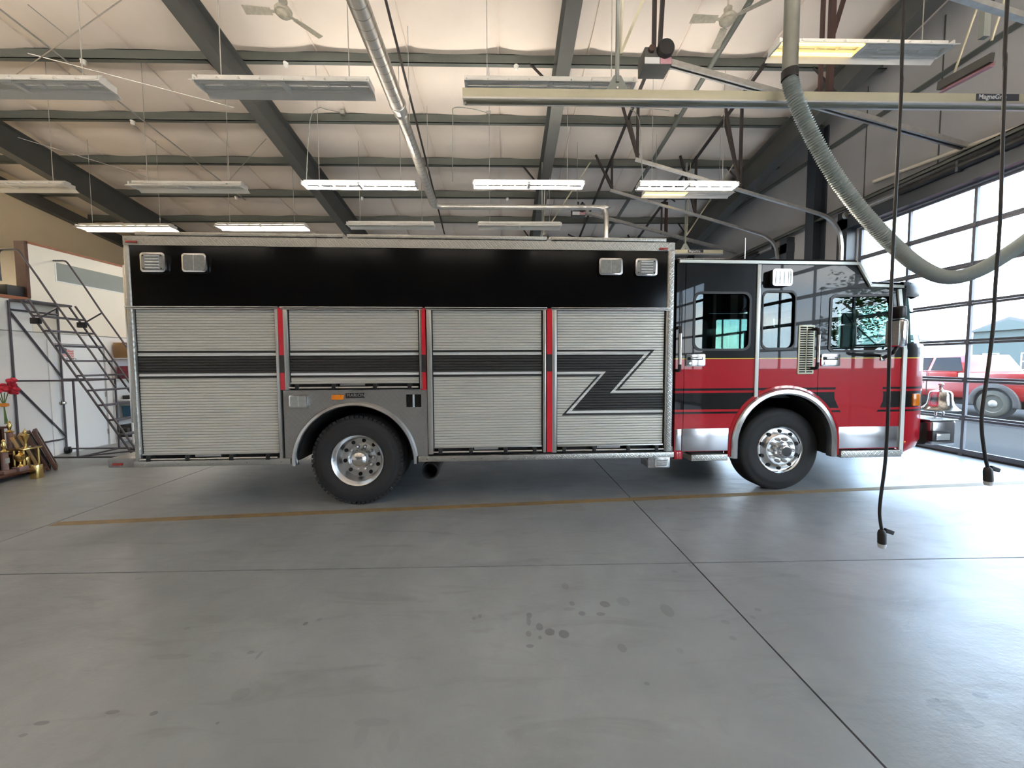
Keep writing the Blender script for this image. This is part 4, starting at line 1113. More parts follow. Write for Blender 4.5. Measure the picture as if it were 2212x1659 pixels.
# front bumper with lamp and bell
xb2 = TS(2066, 930, .12)[0]; bz1 = TS(2030, 909, .12)[1]; bz0 = TS(2030, 962, .12)[1]
bu = P(MB().box(xn + .02, xb2, .12, W - .12, bz0, bz1), 'bumper', 'stainless_panel', bevel=.03, seg=3)
P(MB().box(xn - .02, xb2 + .01, .11, W - .11, bz1, bz1 + .015), 'bumper_tread', 'plate', bu, bevel=.004)
P(MB().box(6.5, xn + .05, .7, .9, bz0, bz1 - .05), 'bumper_bracket', 'under_black', bu)
P(MB().box(xn - .1, xn + .03, .2, W - .2, bz0 + .0, bz1 - .03), 'bumper_core', 'under_black', bu)
x0, z1 = TS(2009, 931, .09); x1, z0 = TS(2046, 953, .09)
P(MB().box(x0, x1, .06, .13, z0, z1), 'bumper_lamp', 'black_plastic', bu, bevel=.012)
P(MB().box(x0 + .045, x1 - .012, .05, .065, z0 + .02, z1 - .03), 'bumper_lens', 'lens_clear', bu, bevel=.006)
bxc = TS(2030, 885, .42)[0]; bb = bz1 + .015
sc = .95
m = MB(); m.tube([(bxc - .05, .42, bb), (bxc - .055, .42, bb + .05), (bxc, .42, bb + .075), (bxc + .055, .42, bb + .05), (bxc + .05, .42, bb)], .014, 8); bl = P(m, 'bell_stand', 'chrome', bu, smooth=True)
m = MB(); m.lathe([(a_*1.25, b_*1.12) for a_, b_ in [(.001, .07), (.15, .075), (.155, .085), (.13, .11), (.105, .15), (.095, .21), (.092, .27), (.08, .30), (.05, .315), (.02, .32), (.014, .33), (.014, .37), (.024, .385), (.02, .40), (.001, .405)]], (bxc, .42, bb), (0, 0, 1), 32); P(m, 'bell', 'chrome', bu, smooth=True)
# ------------------------------------------------------------------ fluorescent fixtures
FIX = {}
def fixture(x0, x1, y, z, lit, label, group, key):
    xc = (x0 + x1)/2; L = x1 - x0
    t = thing('fluorescent_fixture', label, 'light fixture', (xc, y, z), 0, group)
    if key not in FIX:
        h = L/2; m = MB()
        A = []
        for sg in (-1, 1):
            if key == 'strip': break
            prof = [(sg*.17, .0), (sg*.166, -.005), (sg*.115, .018), (sg*.115, .024)] if 1 in lit else [(sg*.185, -.045), (sg*.18, -.052), (sg*.05, .036), (sg*.05, .042)]
            m = MB().loft([[(-h, a, b) for a, b in prof], [(h, a, b) for a, b in prof]])
            A.append(m.build('reflector_wing', 'fixture_white', t, local=True))
        if key == 'loft': A.append(MB().box(-h, h, -.12, .12, .026, .04).build('top_cover', 'fixture_white', t, local=True))
        elif key != 'strip':
            for i in range(9):
                xx = -h + .02 + (2*h - .04)*i/8
                A.append(MB().box(xx - .008, xx + .008, -.118, .118, .020, .045).build('reflector_rib', 'fixture_white', t, local=True))
        if lit[0] == 3: A.append(MB().box(-h, h, -.15, .15, -.02, -.005).box(-h, h, -.155, -.15, -.02, .06).box(-h, h, .15, .155, -.02, .06).build('light_pan', 'fixture_white', t, local=True))
        A.append(MB().box(-h + .02, h - .02, -.055, .055, -.004, .045).build('ballast_channel', 'fixture_white', t, local=True, bevel=.006)) if lit[0] == 3 else A.append(MB().box(-h + .02, h - .02, -.055, .055, .046, .10).build('ballast_channel', 'fixture_white', t, local=True, bevel=.006))
        A.append(MB().box(-h - .006, -h + .02, -.11, .11, -.022, .06).build('end_cap', 'fixture_white', t, local=True))
        A.append(MB().box(h - .02, h + .006, -.11, .11, -.022, .06).build('end_cap', 'fixture_white', t, local=True))
        A.append(MB().box(-.03, .03, -.11, .11, -.02, .03).build('lampholder', 'fixture_white', t, local=True))
        for sy in ((-.082, .082) if key != 'strip' else (-.085, .085)):
            for (a, b, on) in ((-h + .03, -.04, lit[0]), (.04, h - .03, lit[1])):
                A.append(MB().cyl((a, sy, -.002 if key != 'strip' else .07), (b, sy, -.002 if key != 'strip' else .07), .018, 10).build('lamp_tube', {0: 'tube_off', 1: 'tube_on', 2: 'tube_amber', 3: 'tube_fill', 4: 'tube_fill_warm', 5: 'tube_on'}[on], t, local=True, smooth=True))
        FIX[key] = A
    else:
        for s in FIX[key]: share(s, t, Matrix.Identity(4))
    for sx in (-.36*L, .36*L):
        zt = zroof(y) + .24
        MB().cyl((xc + sx, y, z + .10), (xc + sx, y, zt), .006, 6).build('suspension_wire', 'galvanised', t)
    return t
def fixpx(p0, p1, py, Y, lit, label, group=None):
    a, b = AY(p0, py, Y), AY(p1, py, Y)
    k = (lit, round(Y), round(b.x - a.x, 1))
    return fixture(a.x, b.x, Y, (a.z + b.z)/2, lit, label, group, k)
gA, gB, gC = 'unlit fixtures over the near edge of the truck', 'fixtures in the row above the truck roof', 'fixtures in the far row'
fixpx(-150, 233, 185, 5.2, (0, 0), 'unlit fluorescent fixture hung above the rolling ladder', gA)
fixpx(425, 808, 187, 5.2, (0, 0), 'unlit fluorescent fixture crossing below the sloping rafter beside the spiral duct', gA)
fixpx(1000, 1372, 188, 5.2, (0, 0), 'unlit fluorescent fixture hung just above the end of the exhaust rail', gA)
fixpx(1672, 2042, 108, 5.3, (2, 0), 'fluorescent fixture with one amber glowing tube half behind the exhaust hose')
fixpx(-95, 150, 403, 8.3, (0, 0), 'unlit fluorescent fixture below the deep rafter near the tan wall', gB)
fixpx(285, 530, 404, 8.3, (0, 0), 'unlit fluorescent fixture between the two sloping rafters on the office side', gB)
fixpx(656, 900, 402, 8.3, (1, 1), 'lit fluorescent fixture next to the end of the spiral duct', gB)
fixpx(1025, 1258, 401, 8.3, (1, 1), 'lit fluorescent fixture above the horizontal exhaust pipe', gB)
fixpx(1378, 1590, 403, 8.3, (1, 1), 'lit fluorescent fixture among the door track hangers', gB)
fixpx(1390, 1580, 418, 10.2, (2, 0), 'half lit fluorescent fixture right behind the lit one among the hangers', gB)
fixpx(172, 375, 492, 10.6, (5, 5), 'lit fluorescent fixture above the rear corner of the truck body', gC)
fixpx(470, 663, 490, 10.6, (5, 5), 'lit fluorescent fixture between two rafters close above the truck roof', gC)
fixpx(752, 938, 487, 10.6, (0, 0), 'unlit fluorescent fixture below the elbow of the spiral duct', gC)
fixpx(1033, 1212, 488, 10.6, (0, 0), 'unlit fluorescent fixture below the horizontal exhaust pipe', gC)
for (xx, yy) in [(x_, y_) for y_ in (2.0, -1.2, -4.4) for x_ in (-11.6, -8.2, -4.4, -0.9, 2.6, 5.6)]:
    fixture(xx - 1.19, xx + 1.19, yy, 5.3, (3, 3), 'added unseen fill trough with upward fluorescent tubes above the open floor', 'added unseen fill troughs above the open floor', 'strip')  # added out of view, upward tubes brighten the ceiling
for yy in (8.0, 5.6): fixture(-14.3, -12.1, yy, 5.0, (4, 4), 'added unseen warm fill fixture hung above the loft', 'added unseen warm fill fixtures above the loft', 'loft')  # added out of view to brighten the tan end wall

# ------------------------------------------------------------------ ducts and exhaust system
d0 = AX(772, 0, -1.75); dm = AX(860, 228, -1.75); de = AX(936, 438, -1.75)
ds = dm + (d0 - dm)*((dm.y - 2.6)/(dm.y - d0.y))
sd = thing('spiral_duct', 'galvanised spiral ventilation duct running along the roof slope to an elbow', 'duct', tuple(ds))
MB().cyl(ds, dm, .130, 28).build('duct_section', 'spiral_duct', sd, smooth=True)
ax = (de - dm).normalized()
MB().lathe([(.125, 0), (.139, .01), (.139, .05), (.128, .07), (.118, .13), (.110, .19), (.118, .20), (.118, .24), (.100, .26)], dm - ax*.06, ax, 28).build('reducer_collar', 'galvanised', sd, smooth=True)
MB().cyl(dm + ax*.15, de, .098, 28).build('duct_section', 'spiral_duct', sd, smooth=True)
for yy in (4.4, 7.6, 9.4):
    p = ds + (de - ds)*((yy - ds.y)/(de.y - ds.y))
    MB().cyl(p + Vector((0, 0, .09)), Vector((p.x, p.y, zroof(yy) + .2)), .006, 6).build('duct_strap', 'galvanised', sd)
ep = [de - ax*.02, de + ax*.10, de + ax*.16 + Vector((.06, 0, -.0)), de + ax*.19 + Vector((.16, 0, -.01))]
yE = ep[-1].y; xA, zA = ep[-1].x, ep[-1].z
pB = AY(1296, 450, yE); pC = AY(1309, 462, yE); pD = AY(1308, 520, yE)
MB().tube(ep, [.096, .085, .072, .068], 20, smooth=4).build('duct_elbow', 'galvanised', sd, smooth=True)
ph_ = thing('exhaust_pipe', 'thin galvanised pipe running level from the duct elbow and turning down', 'pipe', (xA, yE, zA))
MB().tube([(xA, yE, zA), (pB.x - .12, yE, zA), (pB.x, yE, zA - .03), (pC.x, yE, zA - .14), (pC.x, yE, pD.z - .3)], .066, 20, smooth=5).build('pipe_run', 'galvanised', ph_, smooth=True)
MB().lathe([(.067, 0), (.075, .005), (.075, .05), (.067, .055)], (pB.x - .75, yE, zA), (1, 0, 0), 20).build('pipe_collar', 'galvanised', ph_, smooth=True)
MB().cyl((pB.x - .6, yE, zA + .06), (pB.x - .6, yE, zroof(yE)), .006, 6).build('pipe_strap', 'galvanised', ph_)
tg = MB().tube([APL(833, 0, ZP0 - .06, SL) + Vector((.0, -3.5, .45)), APL(833, 0, ZP0 - .06, SL), APL(960, 505, ZP0 - .06, SL)], .026, 8).build('conduit', 'dark_angle', smooth=True)
tag(tg, 'thin dark conduit running down the roof beside the spiral duct', 'pipe')
tg = MB().tube([APL(1622, 0, ZP0 - .06, SL), APL(1476, 240, ZP0 - .06, SL), APL(1313, 504, ZP0 - .06, SL)], .052, 14).build('gas_pipe', 'purlin_steel', smooth=True)
tag(tg, 'round grey gas pipe running down under the purlins behind the ceiling fan', 'pipe')

def exhaust_rail(x0, x1, y, z0, z1, label, tagx, hangers, tagw=.50):
    t = thing('exhaust_rail', label, 'exhaust rail', (x0, y, z0)); h = z1 - z0
    m = MB(); m.box(x0, x1, y - .055, y + .055, z0 + .02, z1); m.build('rail_body', 'rail_beige', t, bevel=.006)
    for s in (-1, 1): MB().box(x0, x1, y + s*.05 - .012, y + s*.05 + .012, z0, z0 + .02).build('rail_lip', 'aluminium', t)
    if tagx:
        MB().box(tagx, tagx + tagw, y - .060, y - .055, z0 + h*.32, z1 - .008).build('brand_plate', 'label_navy', t)
        lettering('brand_letters', 'MagneGrip', 'label_grey', t, h*.62, (tagx + .02, y - .0605, z0 + h*.46), (1,0,0), (0,0,1), .0008, shear=.1, bold=.001)
    for (hx, kind) in hangers:
        zt = zroof(y) + .0
        m = MB(); m.prism([(hx - .14, z1), (hx + .14, z1), (hx + .04, z1 + .18), (hx - .04, z1 + .18)], XZ, y - .01, y + .01); m.build('gusset_plate', 'grey_panel', t)
        MB().bar((hx, y, z1 + .1), (hx, y, zt), .06, .03, (1, 0, 0)).build('hanger_post', 'grey_panel', t)
        MB().bar((hx + .03, y - .02, z1 + .4), (hx + .10, y - .02, zt), .02, .02).build('hanger_rod', 'rail_beige', t)
        MB().bar((hx + .04, y, z1 + .42), (hx + 1.35, y, zt), .03, .03).build('hanger_brace', 'rail_beige', t)
        for bz in (.04, .12): MB().cyl((hx, y - .022, z1 + bz), (hx, y - .01, z1 + bz), .012, 8).build('bolt', 'nickel', t)
    MB().cyl((x0 + .03, y, z0 - .03), (x0 + .03, y, z0 + .01), .012, 8).build('end_stop', 'nickel', t)
    return t
ra0 = AY(1000, 210, 4.5)
exhaust_rail(ra0.x, 7.7, 4.5, 4.585, 4.705, 'long beige exhaust rail with MagneGrip plate above the near side of the truck', AY(2096, 215, 4.5).x, [(AY(1333, 180, 4.5).x, 0)])
exhaust_rail(-0.6, AY(1560, 545, 11).x, 11.0, 4.71, 4.83, 'beige exhaust rail with small MagneGrip plate hanging beyond the truck', AY(1484, 545, 11).x, [(AY(1171, 480, 11).x, 0), (AY(1481, 480, 11).x, 0)], .44)

hs = thing('exhaust_hose', 'ribbed grey exhaust hose looping down from a straight duct in front of the rail', 'hose', tuple(AY(1706, 160, 4.28)))
top = AY(1706, 163, 4.28)
MB().cyl((top.x, top.y, top.z), (top.x, top.y, zroof(4.28) + .1), .073, 24).build('straight_duct', 'duct_grey', hs, smooth=True)
MB().cyl((top.x, top.y, top.z - .04), (top.x, top.y, top.z + .05), .08, 24).build('clamp_band', 'black_rubber', hs, smooth=True)
hp = [(1706, 168, 4.28), (1716, 208, 4.28), (1745, 275, 4.28), (1790, 358, 4.3), (1850, 443, 4.33), (1920, 520, 4.36), (1985, 575, 4.40), (2045, 599, 4.42), (2105, 588, 4.44), (2170, 552, 4.46), (2240, 502, 4.48), (2330, 420, 4.5), (2420, 305, 4.5), (2440, 238, 4.5)]
pts = crom([AY(*p) for p in hp], 40)
acc = [0.0]
for a, b in zip(pts, pts[1:]): acc.append(acc[-1] + (b - a).length)
sm, rr = [], []; d = 0.0; i = 0; k = 0
while d < acc[-1]:
    while acc[i + 1] < d: i += 1
    t_ = (d - acc[i])/max(1e-9, acc[i+1] - acc[i]); sm.append(pts[i].lerp(pts[i+1], t_)); rr.append(.079 if k % 2 else .062); d += .0135; k += 1
MB().tube(sm, rr, 18).build('flexible_hose', 'hose', hs, smooth=True, ang=25)

# ------------------------------------------------------------------ ceiling fans
def fan(px, py, Y, angs, label):
    c = AY(px, py, Y); t = thing('ceiling_fan', label, 'ceiling fan', tuple(c))
    MB().lathe([(.001, -.075), (.06, -.072), (.09, -.055), (.10, -.03), (.125, -.02), (.13, .02), (.11, .05), (.05, .06), (.02, .09), (.001, .09)], c, (0, 0, 1), 28).build('motor_hub', 'fan_white', t, smooth=True)
    MB().cyl(c + Vector((0, 0, .08)), Vector((c.x, c.y, zroof(Y) + .25)), .014, 10).build('down_rod', 'fan_white', t, smooth=True)
    MB().lathe([(.02, .1), (.06, .12), (.065, .17), (.03, .2), (.016, .22)], c, (0, 0, 1), 20).build('rod_cover', 'fan_white', t, smooth=True)
    for a in angs:
        u = Vector((cos(radians(a)), sin(radians(a)), 0)); s = Vector((-u.y, u.x, 0)); w = (s*cos(.2) + Vector((0, 0, sin(.2))))
        MB().bar(c + u*.09, c + u*.22, .05, .008).build('blade_arm', 'fan_white', t)
        m = MB(); nrm = u.cross(w)
        q = [c + u*.18 - w*.055, c + u*.60 - w*.07, c + u*.60 + w*.07, c + u*.18 + w*.055]
        m.add([p - nrm*.004 for p in q] + [p + nrm*.004 for p in q], [(0,3,2,1),(4,5,6,7),(0,1,5,4),(1,2,6,5),(2,3,7,6),(3,0,4,7)]); m.build('fan_blade', 'fan_white', t)
fan(612, 26, 6.5, (183, 52, -62), 'dusty white ceiling fan hung beside the sloping rafter')
fan(1572, 42, 6.5, (180, 78, -40), 'dusty white ceiling fan hung beside the round grey gas pipe')

# ------------------------------------------------------------------ small ceiling fittings
for (px, py, row) in ((180, 138, 0), (617, 138, 0), (1115, 143, 0), (1500, 148, 0), (285, 238, 1), (510, 431, 3), (782, 431, 3), (1096, 428, 3)):
    yy = 8.175 + 1.527*row - .04; x = AY(px, py, yy).x; z = zroof(yy)
    t = thing('heat_detector', 'small white globe detector fixed under a roof purlin', 'detector', (x, yy, z - .10), 0, 'globe detectors under the purlins')
    MB().lathe([(.001, -.10), (.035, -.09), (.045, -.06), (.038, -.03), (.05, -.02), (.05, .0)], (x, yy, z), (0, 0, 1), 16).build('globe', 'fixture_white', t, smooth=True)
    MB().cyl((x, yy, z - .012), (x, yy, z + .02), .028, 12).build('mount', 'galvanised', t)
for (px, py) in ((740, 243), (1055, 243), (1462, 245)):
    yy = 8.175 + 1.527 - .03; p = AY(px, py, yy - .05)
    t = thing('junction_box', 'small grey junction box on a purlin with a drooping cord', 'junction box', (p.x, yy, p.z), 0, 'junction boxes on the purlin')
    MB().box(p.x - .05, p.x + .05, yy - .09, yy - .0, p.z - .05, p.z + .05).build('box', 'galvanised', t, bevel=.005)
    e = AY(px - 78 if px < 1300 else px - 74, 398, 8.35)
    MB().tube([(p.x - .05, yy - .05, p.z), (p.x - .35, yy - .2, p.z - .02), (e.x - .02, yy - .6, p.z - .25), (e.x, 8.6, p.z - .8), (e.x, 8.35, 5.48)], .008, 6, smooth=5).build('cord', 'grey_panel', t, smooth=True)

# ------------------------------------------------------------------ overhead door hardware
def track(Y, zoff, label):
    t = thing('door_track', label, 'door track', (7.7, Y, 0))
    path = [(2.95, Y, 6.14 + zoff), (5.3, Y, 5.49 + zoff), (6.9, Y, 5.045 + zoff), (7.35, Y, 4.88 + zoff), (7.60, Y, 4.60 + zoff), (7.68, Y, 4.25), (7.68, Y, 2.5), (7.68, Y, .02)]
    P3 = crom([Vector(p) for p in path[1:6]], 6); P3 = [Vector(path[0])] + P3 + [Vector(p) for p in path[6:]]
    m = MB(); rings = []
    for i, p in enumerate(P3):
        tn = (P3[min(i+1, len(P3)-1)] - P3[max(i-1, 0)]).normalized(); nn = Vector((tn.z, 0, -tn.x))
        rings.append([p + Vector((0, -.03, 0)) + nn*.03, p + Vector((0, .03, 0)) + nn*.03, p + Vector((0, .03, 0)) - nn*.03, p + Vector((0, -.03, 0)) - nn*.03])
    m.loft(rings); m.build('track_channel', 'galvanised', t)
    for X in (2.98, 5.3):
        za = 6.14 + zoff - .277*(X - 2.95); zt = zroof(Y) + .0
        MB().angle((X, Y, za), (X, Y, zt), .05, .006, (1, 0, 0)).build('hanger_angle', 'dark_angle', t)
        MB().angle((X, Y, za + .06), (X - .45, Y - .02, zt), .045, .006, (1, 0, 0)).build('hanger_angle', 'dark_angle', t)
        MB().angle((X + .02, Y, za + .1), (X + .04, Y + .75, zroof(Y + .75)), .045, .006, (1, 0, 0)).build('hanger_angle', 'dark_angle', t)
    return t
track(8.70, 0.0, 'inclined galvanised door track curving down beside the navy column')
track(4.27, 0.0, 'inclined galvanised door track at the near jamb of the glazed door')
track(10.72, 0.22, 'inclined galvanised door track curving down behind the truck cab')
track(15.13, 0.22, 'inclined galvanised door track at the far jamb of the far door')
for (X, y0, y1) in ((5.3, 7.6, 15.4), (2.98, 7.9, 15.4)):
    MB().angle((X, y0, zroof(y0) - .06), (X, y1, zroof(y1) - .06), .055, .006).build('support_angle', 'dark_angle', ce)
def operator(Y, zm, label):
    t = thing('door_operator', label, 'door opener', (2.5, Y, zm - .17))
    xm = 2.50
    MB().box(xm - .22, xm + .22, Y - .16, Y + .16, zm - .17, zm + .10).build('motor_box', 'rafter_steel', t, bevel=.01)
    MB().lathe([(.13, -.005), (.135, .0), (.135, .06), (.12, .08), (.001, .085)], (xm + .10, Y - .16, zm + .05), (0, -1, 0), 24).build('drive_wheel', 'black_plastic', t, smooth=True)
    MB().lathe([(.05, 0), (.05, .05), (.02, .06), (.001, .06)], (xm - .12, Y - .16, zm + .05), (0, -1, 0), 16).build('idler', 'brown_post', t, smooth=True)
    MB().box(xm - .22, xm + .02, Y - .165, Y - .16, zm - .16, zm - .06).build('white_label', 'label_grey', t)
    MB().box(xm + .03, xm + .21, Y - .165, Y - .16, zm - .16, zm - .06).build('pink_label', 'label_pink', t)
    for s in (-.035, .035): MB().bar((xm + .2, Y + s, zm - .02), (7.78, Y + s, zm - 1.30), .03, .085).build('drive_rail', 'galvanised', t)
    MB().bar((xm + .2, Y, zm - .03), (7.78, Y, zm - 1.31), .04, .03).build('chain_slot', 'dark_angle', t)
    zt = zroof(Y)
    for X in (xm - .03, xm + .06): MB().angle((X, Y, zm + .1), (X + (.0 if X < xm else .06), Y, zt), .055, .007, (1, 0, 0)).build('hanger_angle', 'dark_angle', t)
    zr = zm - .02 - 1.28*(5.35 - xm)/(7.78 - xm)
    MB().box(5.25, 5.29, Y - .03, Y + .03, zr, zt).build('hanger_post', 'brown_post', t)
    MB().box(5.38, 5.47, Y - .03, Y + .03, zr - .02, zt).build('hanger_post', 'brown_post', t)
    MB().angle((5.45, Y, zr + 1.2), (5.70, Y, zt), .05, .006, (1, 0, 0)).build('hanger_angle', 'brown_post', t)
operator(6.5, 6.56, 'garage door opener with grey motor box and pink label hung from the roof')
operator(12.9, 6.62, 'garage door opener hung from the roof beyond the horizontal pipe')
def torsion(Y0, Y1, z, label):
    t = thing('torsion_spring', label, 'torsion spring', (7.72, (Y0 + Y1)/2, z))
    MB().cyl((7.72, Y0, z), (7.72, Y1, z), .016, 10).build('shaft', 'satin_steel', t, smooth=True)
    m = MB(); n_ = 300; a, b = Y0 + .9, Y1 - 1.2
    m.lathe([(.02, a - .02)] + [(.072 if i % 2 else .060, a + (b-a)*i/60) for i in range(61)] + [(.02, b + .02)], (7.72, 0, z), (0, 1, 0), 16); m.build('spring_coil', 'black_plastic', t, smooth=True)
    for yy in (Y0 + .02, Y1 - .1): MB().lathe([(.02, 0), (.085, .002), (.085, .07), (.02, .072)], (7.72, yy, z), (0, 1, 0), 20).build('cable_drum', 'galvanised', t, smooth=True)
    for yy in (Y0 + .2, (Y0+Y1)/2, Y1 - .25): MB().box(7.66, 7.93, yy - .02, yy + .02, z - .09, z + .09).build('bearing_plate', 'column_navy', t)
torsion(4.30, 8.70, 4.93, 'black torsion spring above the near glazed door')
torsion(10.76, 15.1, 4.93, 'black torsion spring above the far glazed door')
c0, c1 = AX(1888, 392, 7.88), AX(2212, 272, 7.88)
tg = MB().tube([c0, c1 + (c1 - c0)*.6], .035, 10).build('wall_pipe', 'wall_cream', smooth=True); tag(tg, 'cream pipe fixed along the wall above the near glazed door', 'pipe')
# strut hanger at the upper right
a, b = AX(2032, 203, 5.8), AX(2148, 143, 5.8)
t = thing('strut_hanger', 'perforated angle strut hung on two bright rods near the door wall', 'strut', tuple(a))
MB().angle(a, b, .06, .006).build('strut', 'label_pink', t)
MB().bar(a + Vector((-.03, 0, .10)), b + Vector((-.03, 0, .10)), .05, .10).build('strut_cover', 'rafter_steel', t)
for (p, q) in (((2052, 184), (2108, 25)), ((2142, 88), (2172, -8))):
    u, v = AX(*p, 5.8), AX(*q, 5.8); v = u + (v - u)*1.6
    MB().cyl(u, v, .012, 8).build('hanger_rod', 'rail_beige', t, smooth=True)
u = AX(2125, 82, 5.85); MB().box(u.x - .04, u.x + .04, u.y - .03, u.y + .03, u.z, zroof(u.y)).build('hanger_post', 'grey_panel', t)

# ------------------------------------------------------------------ drop cords
def cord(P_, Y, label, tip):
    pts = [AY(px, py, Y) for (px, py) in P_]; pts[0].z = zroof(Y) + .1
    t = thing('drop_cord', label, 'power cord', tuple(pts[-1]))
    MB().tube(pts, .0095, 8, smooth=5).build('cable', 'black_plastic', t, smooth=True)
    e = pts[-1]; d = Vector((tip[0], 0, -1)).normalized()
    MB().lathe([(.012, -.01), (.020, .0), (.024, .02), (.024, .085), (.018, .09)], e, d, 16).build('plug_body', 'black_plastic', t, smooth=True)
    MB().lathe([(.023, .088), (.024, .10), (.020, .115), (.001, .118)], e, d, 16).build('plug_face', 'label_grey', t, smooth=True)
    s = Vector((1, 0, -.45)).normalized()
    MB().bar(e + s*.02 + Vector((0, 0, .015)), e + s*.085 + Vector((0, 0, .02)), .02, .028).build('plug_cover', 'black_rubber', t, bevel=.004)
cord([(1957, -300), (1953, 0), (1948, 170), (1940, 330), (1930, 520), (1922, 720), (1918, 900), (1912, 1000), (1903, 1070), (1900, 1110), (1905, 1147)], 2.5, 'black drop cord with plug hanging in front of the truck cab door', (.05,))
cord([(2180, -300), (2176, 0), (2172, 120), (2166, 300), (2160, 480), (2150, 620), (2146, 700), (2134, 800), (2122, 885), (2121, 930), (2128, 985), (2134, 1012)], 2.5, 'black drop cord with plug hanging in front of the glazed door', (.1,))
# ------------------------------------------------------------------ rolling ladder at the office wall
YNr, YFr = 6.62, 7.32
def LX(px, py, Y): p = AY(px, py, Y); return (p.x, p.z)
ld = thing('rolling_ladder', 'dark grey tubular rolling ladder leading up to the loft beside the office door', 'ladder', (-7.4, 7.0, 0))
xs3, zs3 = LX(117, 747, YNr); xs8, zs8 = LX(233, 907.5, YNr)
dxs, dzs = (xs8 - xs3)/5, (zs8 - zs3)/5
def step_pt(k): return xs3 + dxs*(k - 3), zs3 + dzs*(k - 3)
NS = 11
r = .016
xt, zt_ = step_pt(0); xbm, zbm = step_pt(NS - .55)
for Y in (YNr, YFr):
    for o in (0.0, .115):
        MB().cyl((xt + o, Y, zt_), (xbm + o, Y, zbm), r, 10).build('stringer', 'ladder_grey', ld, smooth=True)
for k in range(0, NS):
    x, z = step_pt(k)
    if z < .05: continue
    w = .115 if k else -.02
    nm = 'step' if k else 'platform'
    MB().box(x - (.0 if k else .0), x + .13, YNr, YFr, z - .015, z + .015).build('tread', 'ladder_grey', ld, bevel=.004) if k else MB().box(XO + .02, x + .06, YNr, YFr, z - .015, z + .02).build('platform', 'ladder_grey', ld, bevel=.004)
# handrails traced on the far side and repeated on the near side
HR = [LX(*p, YFr) for p in ((109, 624), (105, 580), (105.3, 571), (107, 566.5), (111, 563.8), (116, 563.2), (135, 563.2), (141, 564), (145, 567), (149, 572), (181, 617), (220, 675), (285, 765), (330, 830))]
for Y in (YNr, YFr):
    MB().tube([(a, Y, b) for (a, b) in HR], .0145, 10).build('handrail', 'ladder_grey', ld, smooth=True)
    a = LX(220, 676, YFr); b = LX(177, 701, YFr)
    MB().cyl((a[0], Y, a[1]), (b[0], Y, b[1]), .013, 8).build('rail_stay', 'ladder_grey', ld)
    c_ = LX(177, 702, YFr); MB().box(c_[0] - .07, c_[0] + .07, Y - .03, Y + .03, c_[1] - .05, c_[1] + .05).build('joint_block', 'black_plastic', ld, bevel=.01)
    c_ = LX(262, 930, YFr)
    if Y == YFr: MB().box(c_[0] - .0, c_[0] + .14, Y - .03, Y + .03, c_[1] - .05, c_[1] + .05).build('joint_block', 'black_plastic', ld, bevel=.01)
xbk = LX(29, 800, YNr)[0]; xft = LX(163, 900, YNr)[0]
zU = LX(28, 823, YNr)[1]
for Y in (YNr, YFr):
    MB().cyl((xbk, Y, .08), (xbk, Y, zt_), .0155, 10).build('leg', 'ladder_grey', ld, smooth=True)
    MB().cyl((xft, Y, .08), (xft, Y, zU), .0155, 10).build('leg', 'ladder_grey', ld, smooth=True)
    MB().cyl((xbk, Y, zU), (xft, Y, zU), .0155, 10).build('frame_tube', 'ladder_grey', ld, smooth=True)
    MB().cyl((xbk, Y, .09), (xbm + .12, Y, .09), .0155, 10).build('frame_tube', 'ladder_grey', ld, smooth=True)
    for xx in (xbk + .02, xbm + .1):
        cst = MB().cyl((xx, Y - .02, .06), (xx, Y + .02, .06), .06, 16).build('caster', 'black_rubber', ld, smooth=True)
        MB().box(xx - .03, xx + .03, Y - .03, Y + .03, .06, .125).build('caster_fork', 'ladder_grey', ld)
for (a, za_, b, zb_) in ((YNr, LX(33, 670, YNr)[1], YFr, LX(127, 815, YFr)[1]), (YNr, LX(30, 830, YNr)[1], YFr, LX(128, 942, YFr)[1]), (YNr, LX(33, 668, YNr)[1], YFr, LX(133, 680, YFr)[1]), (YNr, .28, YFr, .28)):
    MB().cyl((xbk, a, za_), (xbk, b, zb_), .016, 10).build('cross_brace', 'ladder_grey', ld, smooth=True)
MB().cyl((xft, YNr, zU), (xft, YFr, zU), .016, 10).build('cross_brace', 'ladder_grey', ld, smooth=True)
MB().cyl((xft, YNr, .09), (xft, YFr, .09), .016, 10).build('cross_brace', 'ladder_grey', ld, smooth=True)
MB().cyl((xft, YNr, .1), (xbm, YFr, .1), .014, 10).build('cross_brace', 'ladder_grey', ld, smooth=True)
# loft edge box
b0 = AX(17, 640, XO - .05)
o = MB().box(XO - .28, XO - .03, b0.y - .02, b0.y + .30, ZL + .06, ZL + .24).build('storage_case', 'black_plastic', bevel=.01); tag(o, 'black case on the loft edge beside the dark wooden post', 'case')
m = MB(); m.lathe([(.20, 0), (.20, .03), (.16, .12), (.10, .18), (.001, .2)], (XO - .50, b0.y - .12, ZL + .06), (0, 0, 1), 20)
o = m.build('canvas_bundle', 'grey_panel', smooth=True); tag(o, 'rounded grey bundle on the loft edge next to the black case', 'bundle')

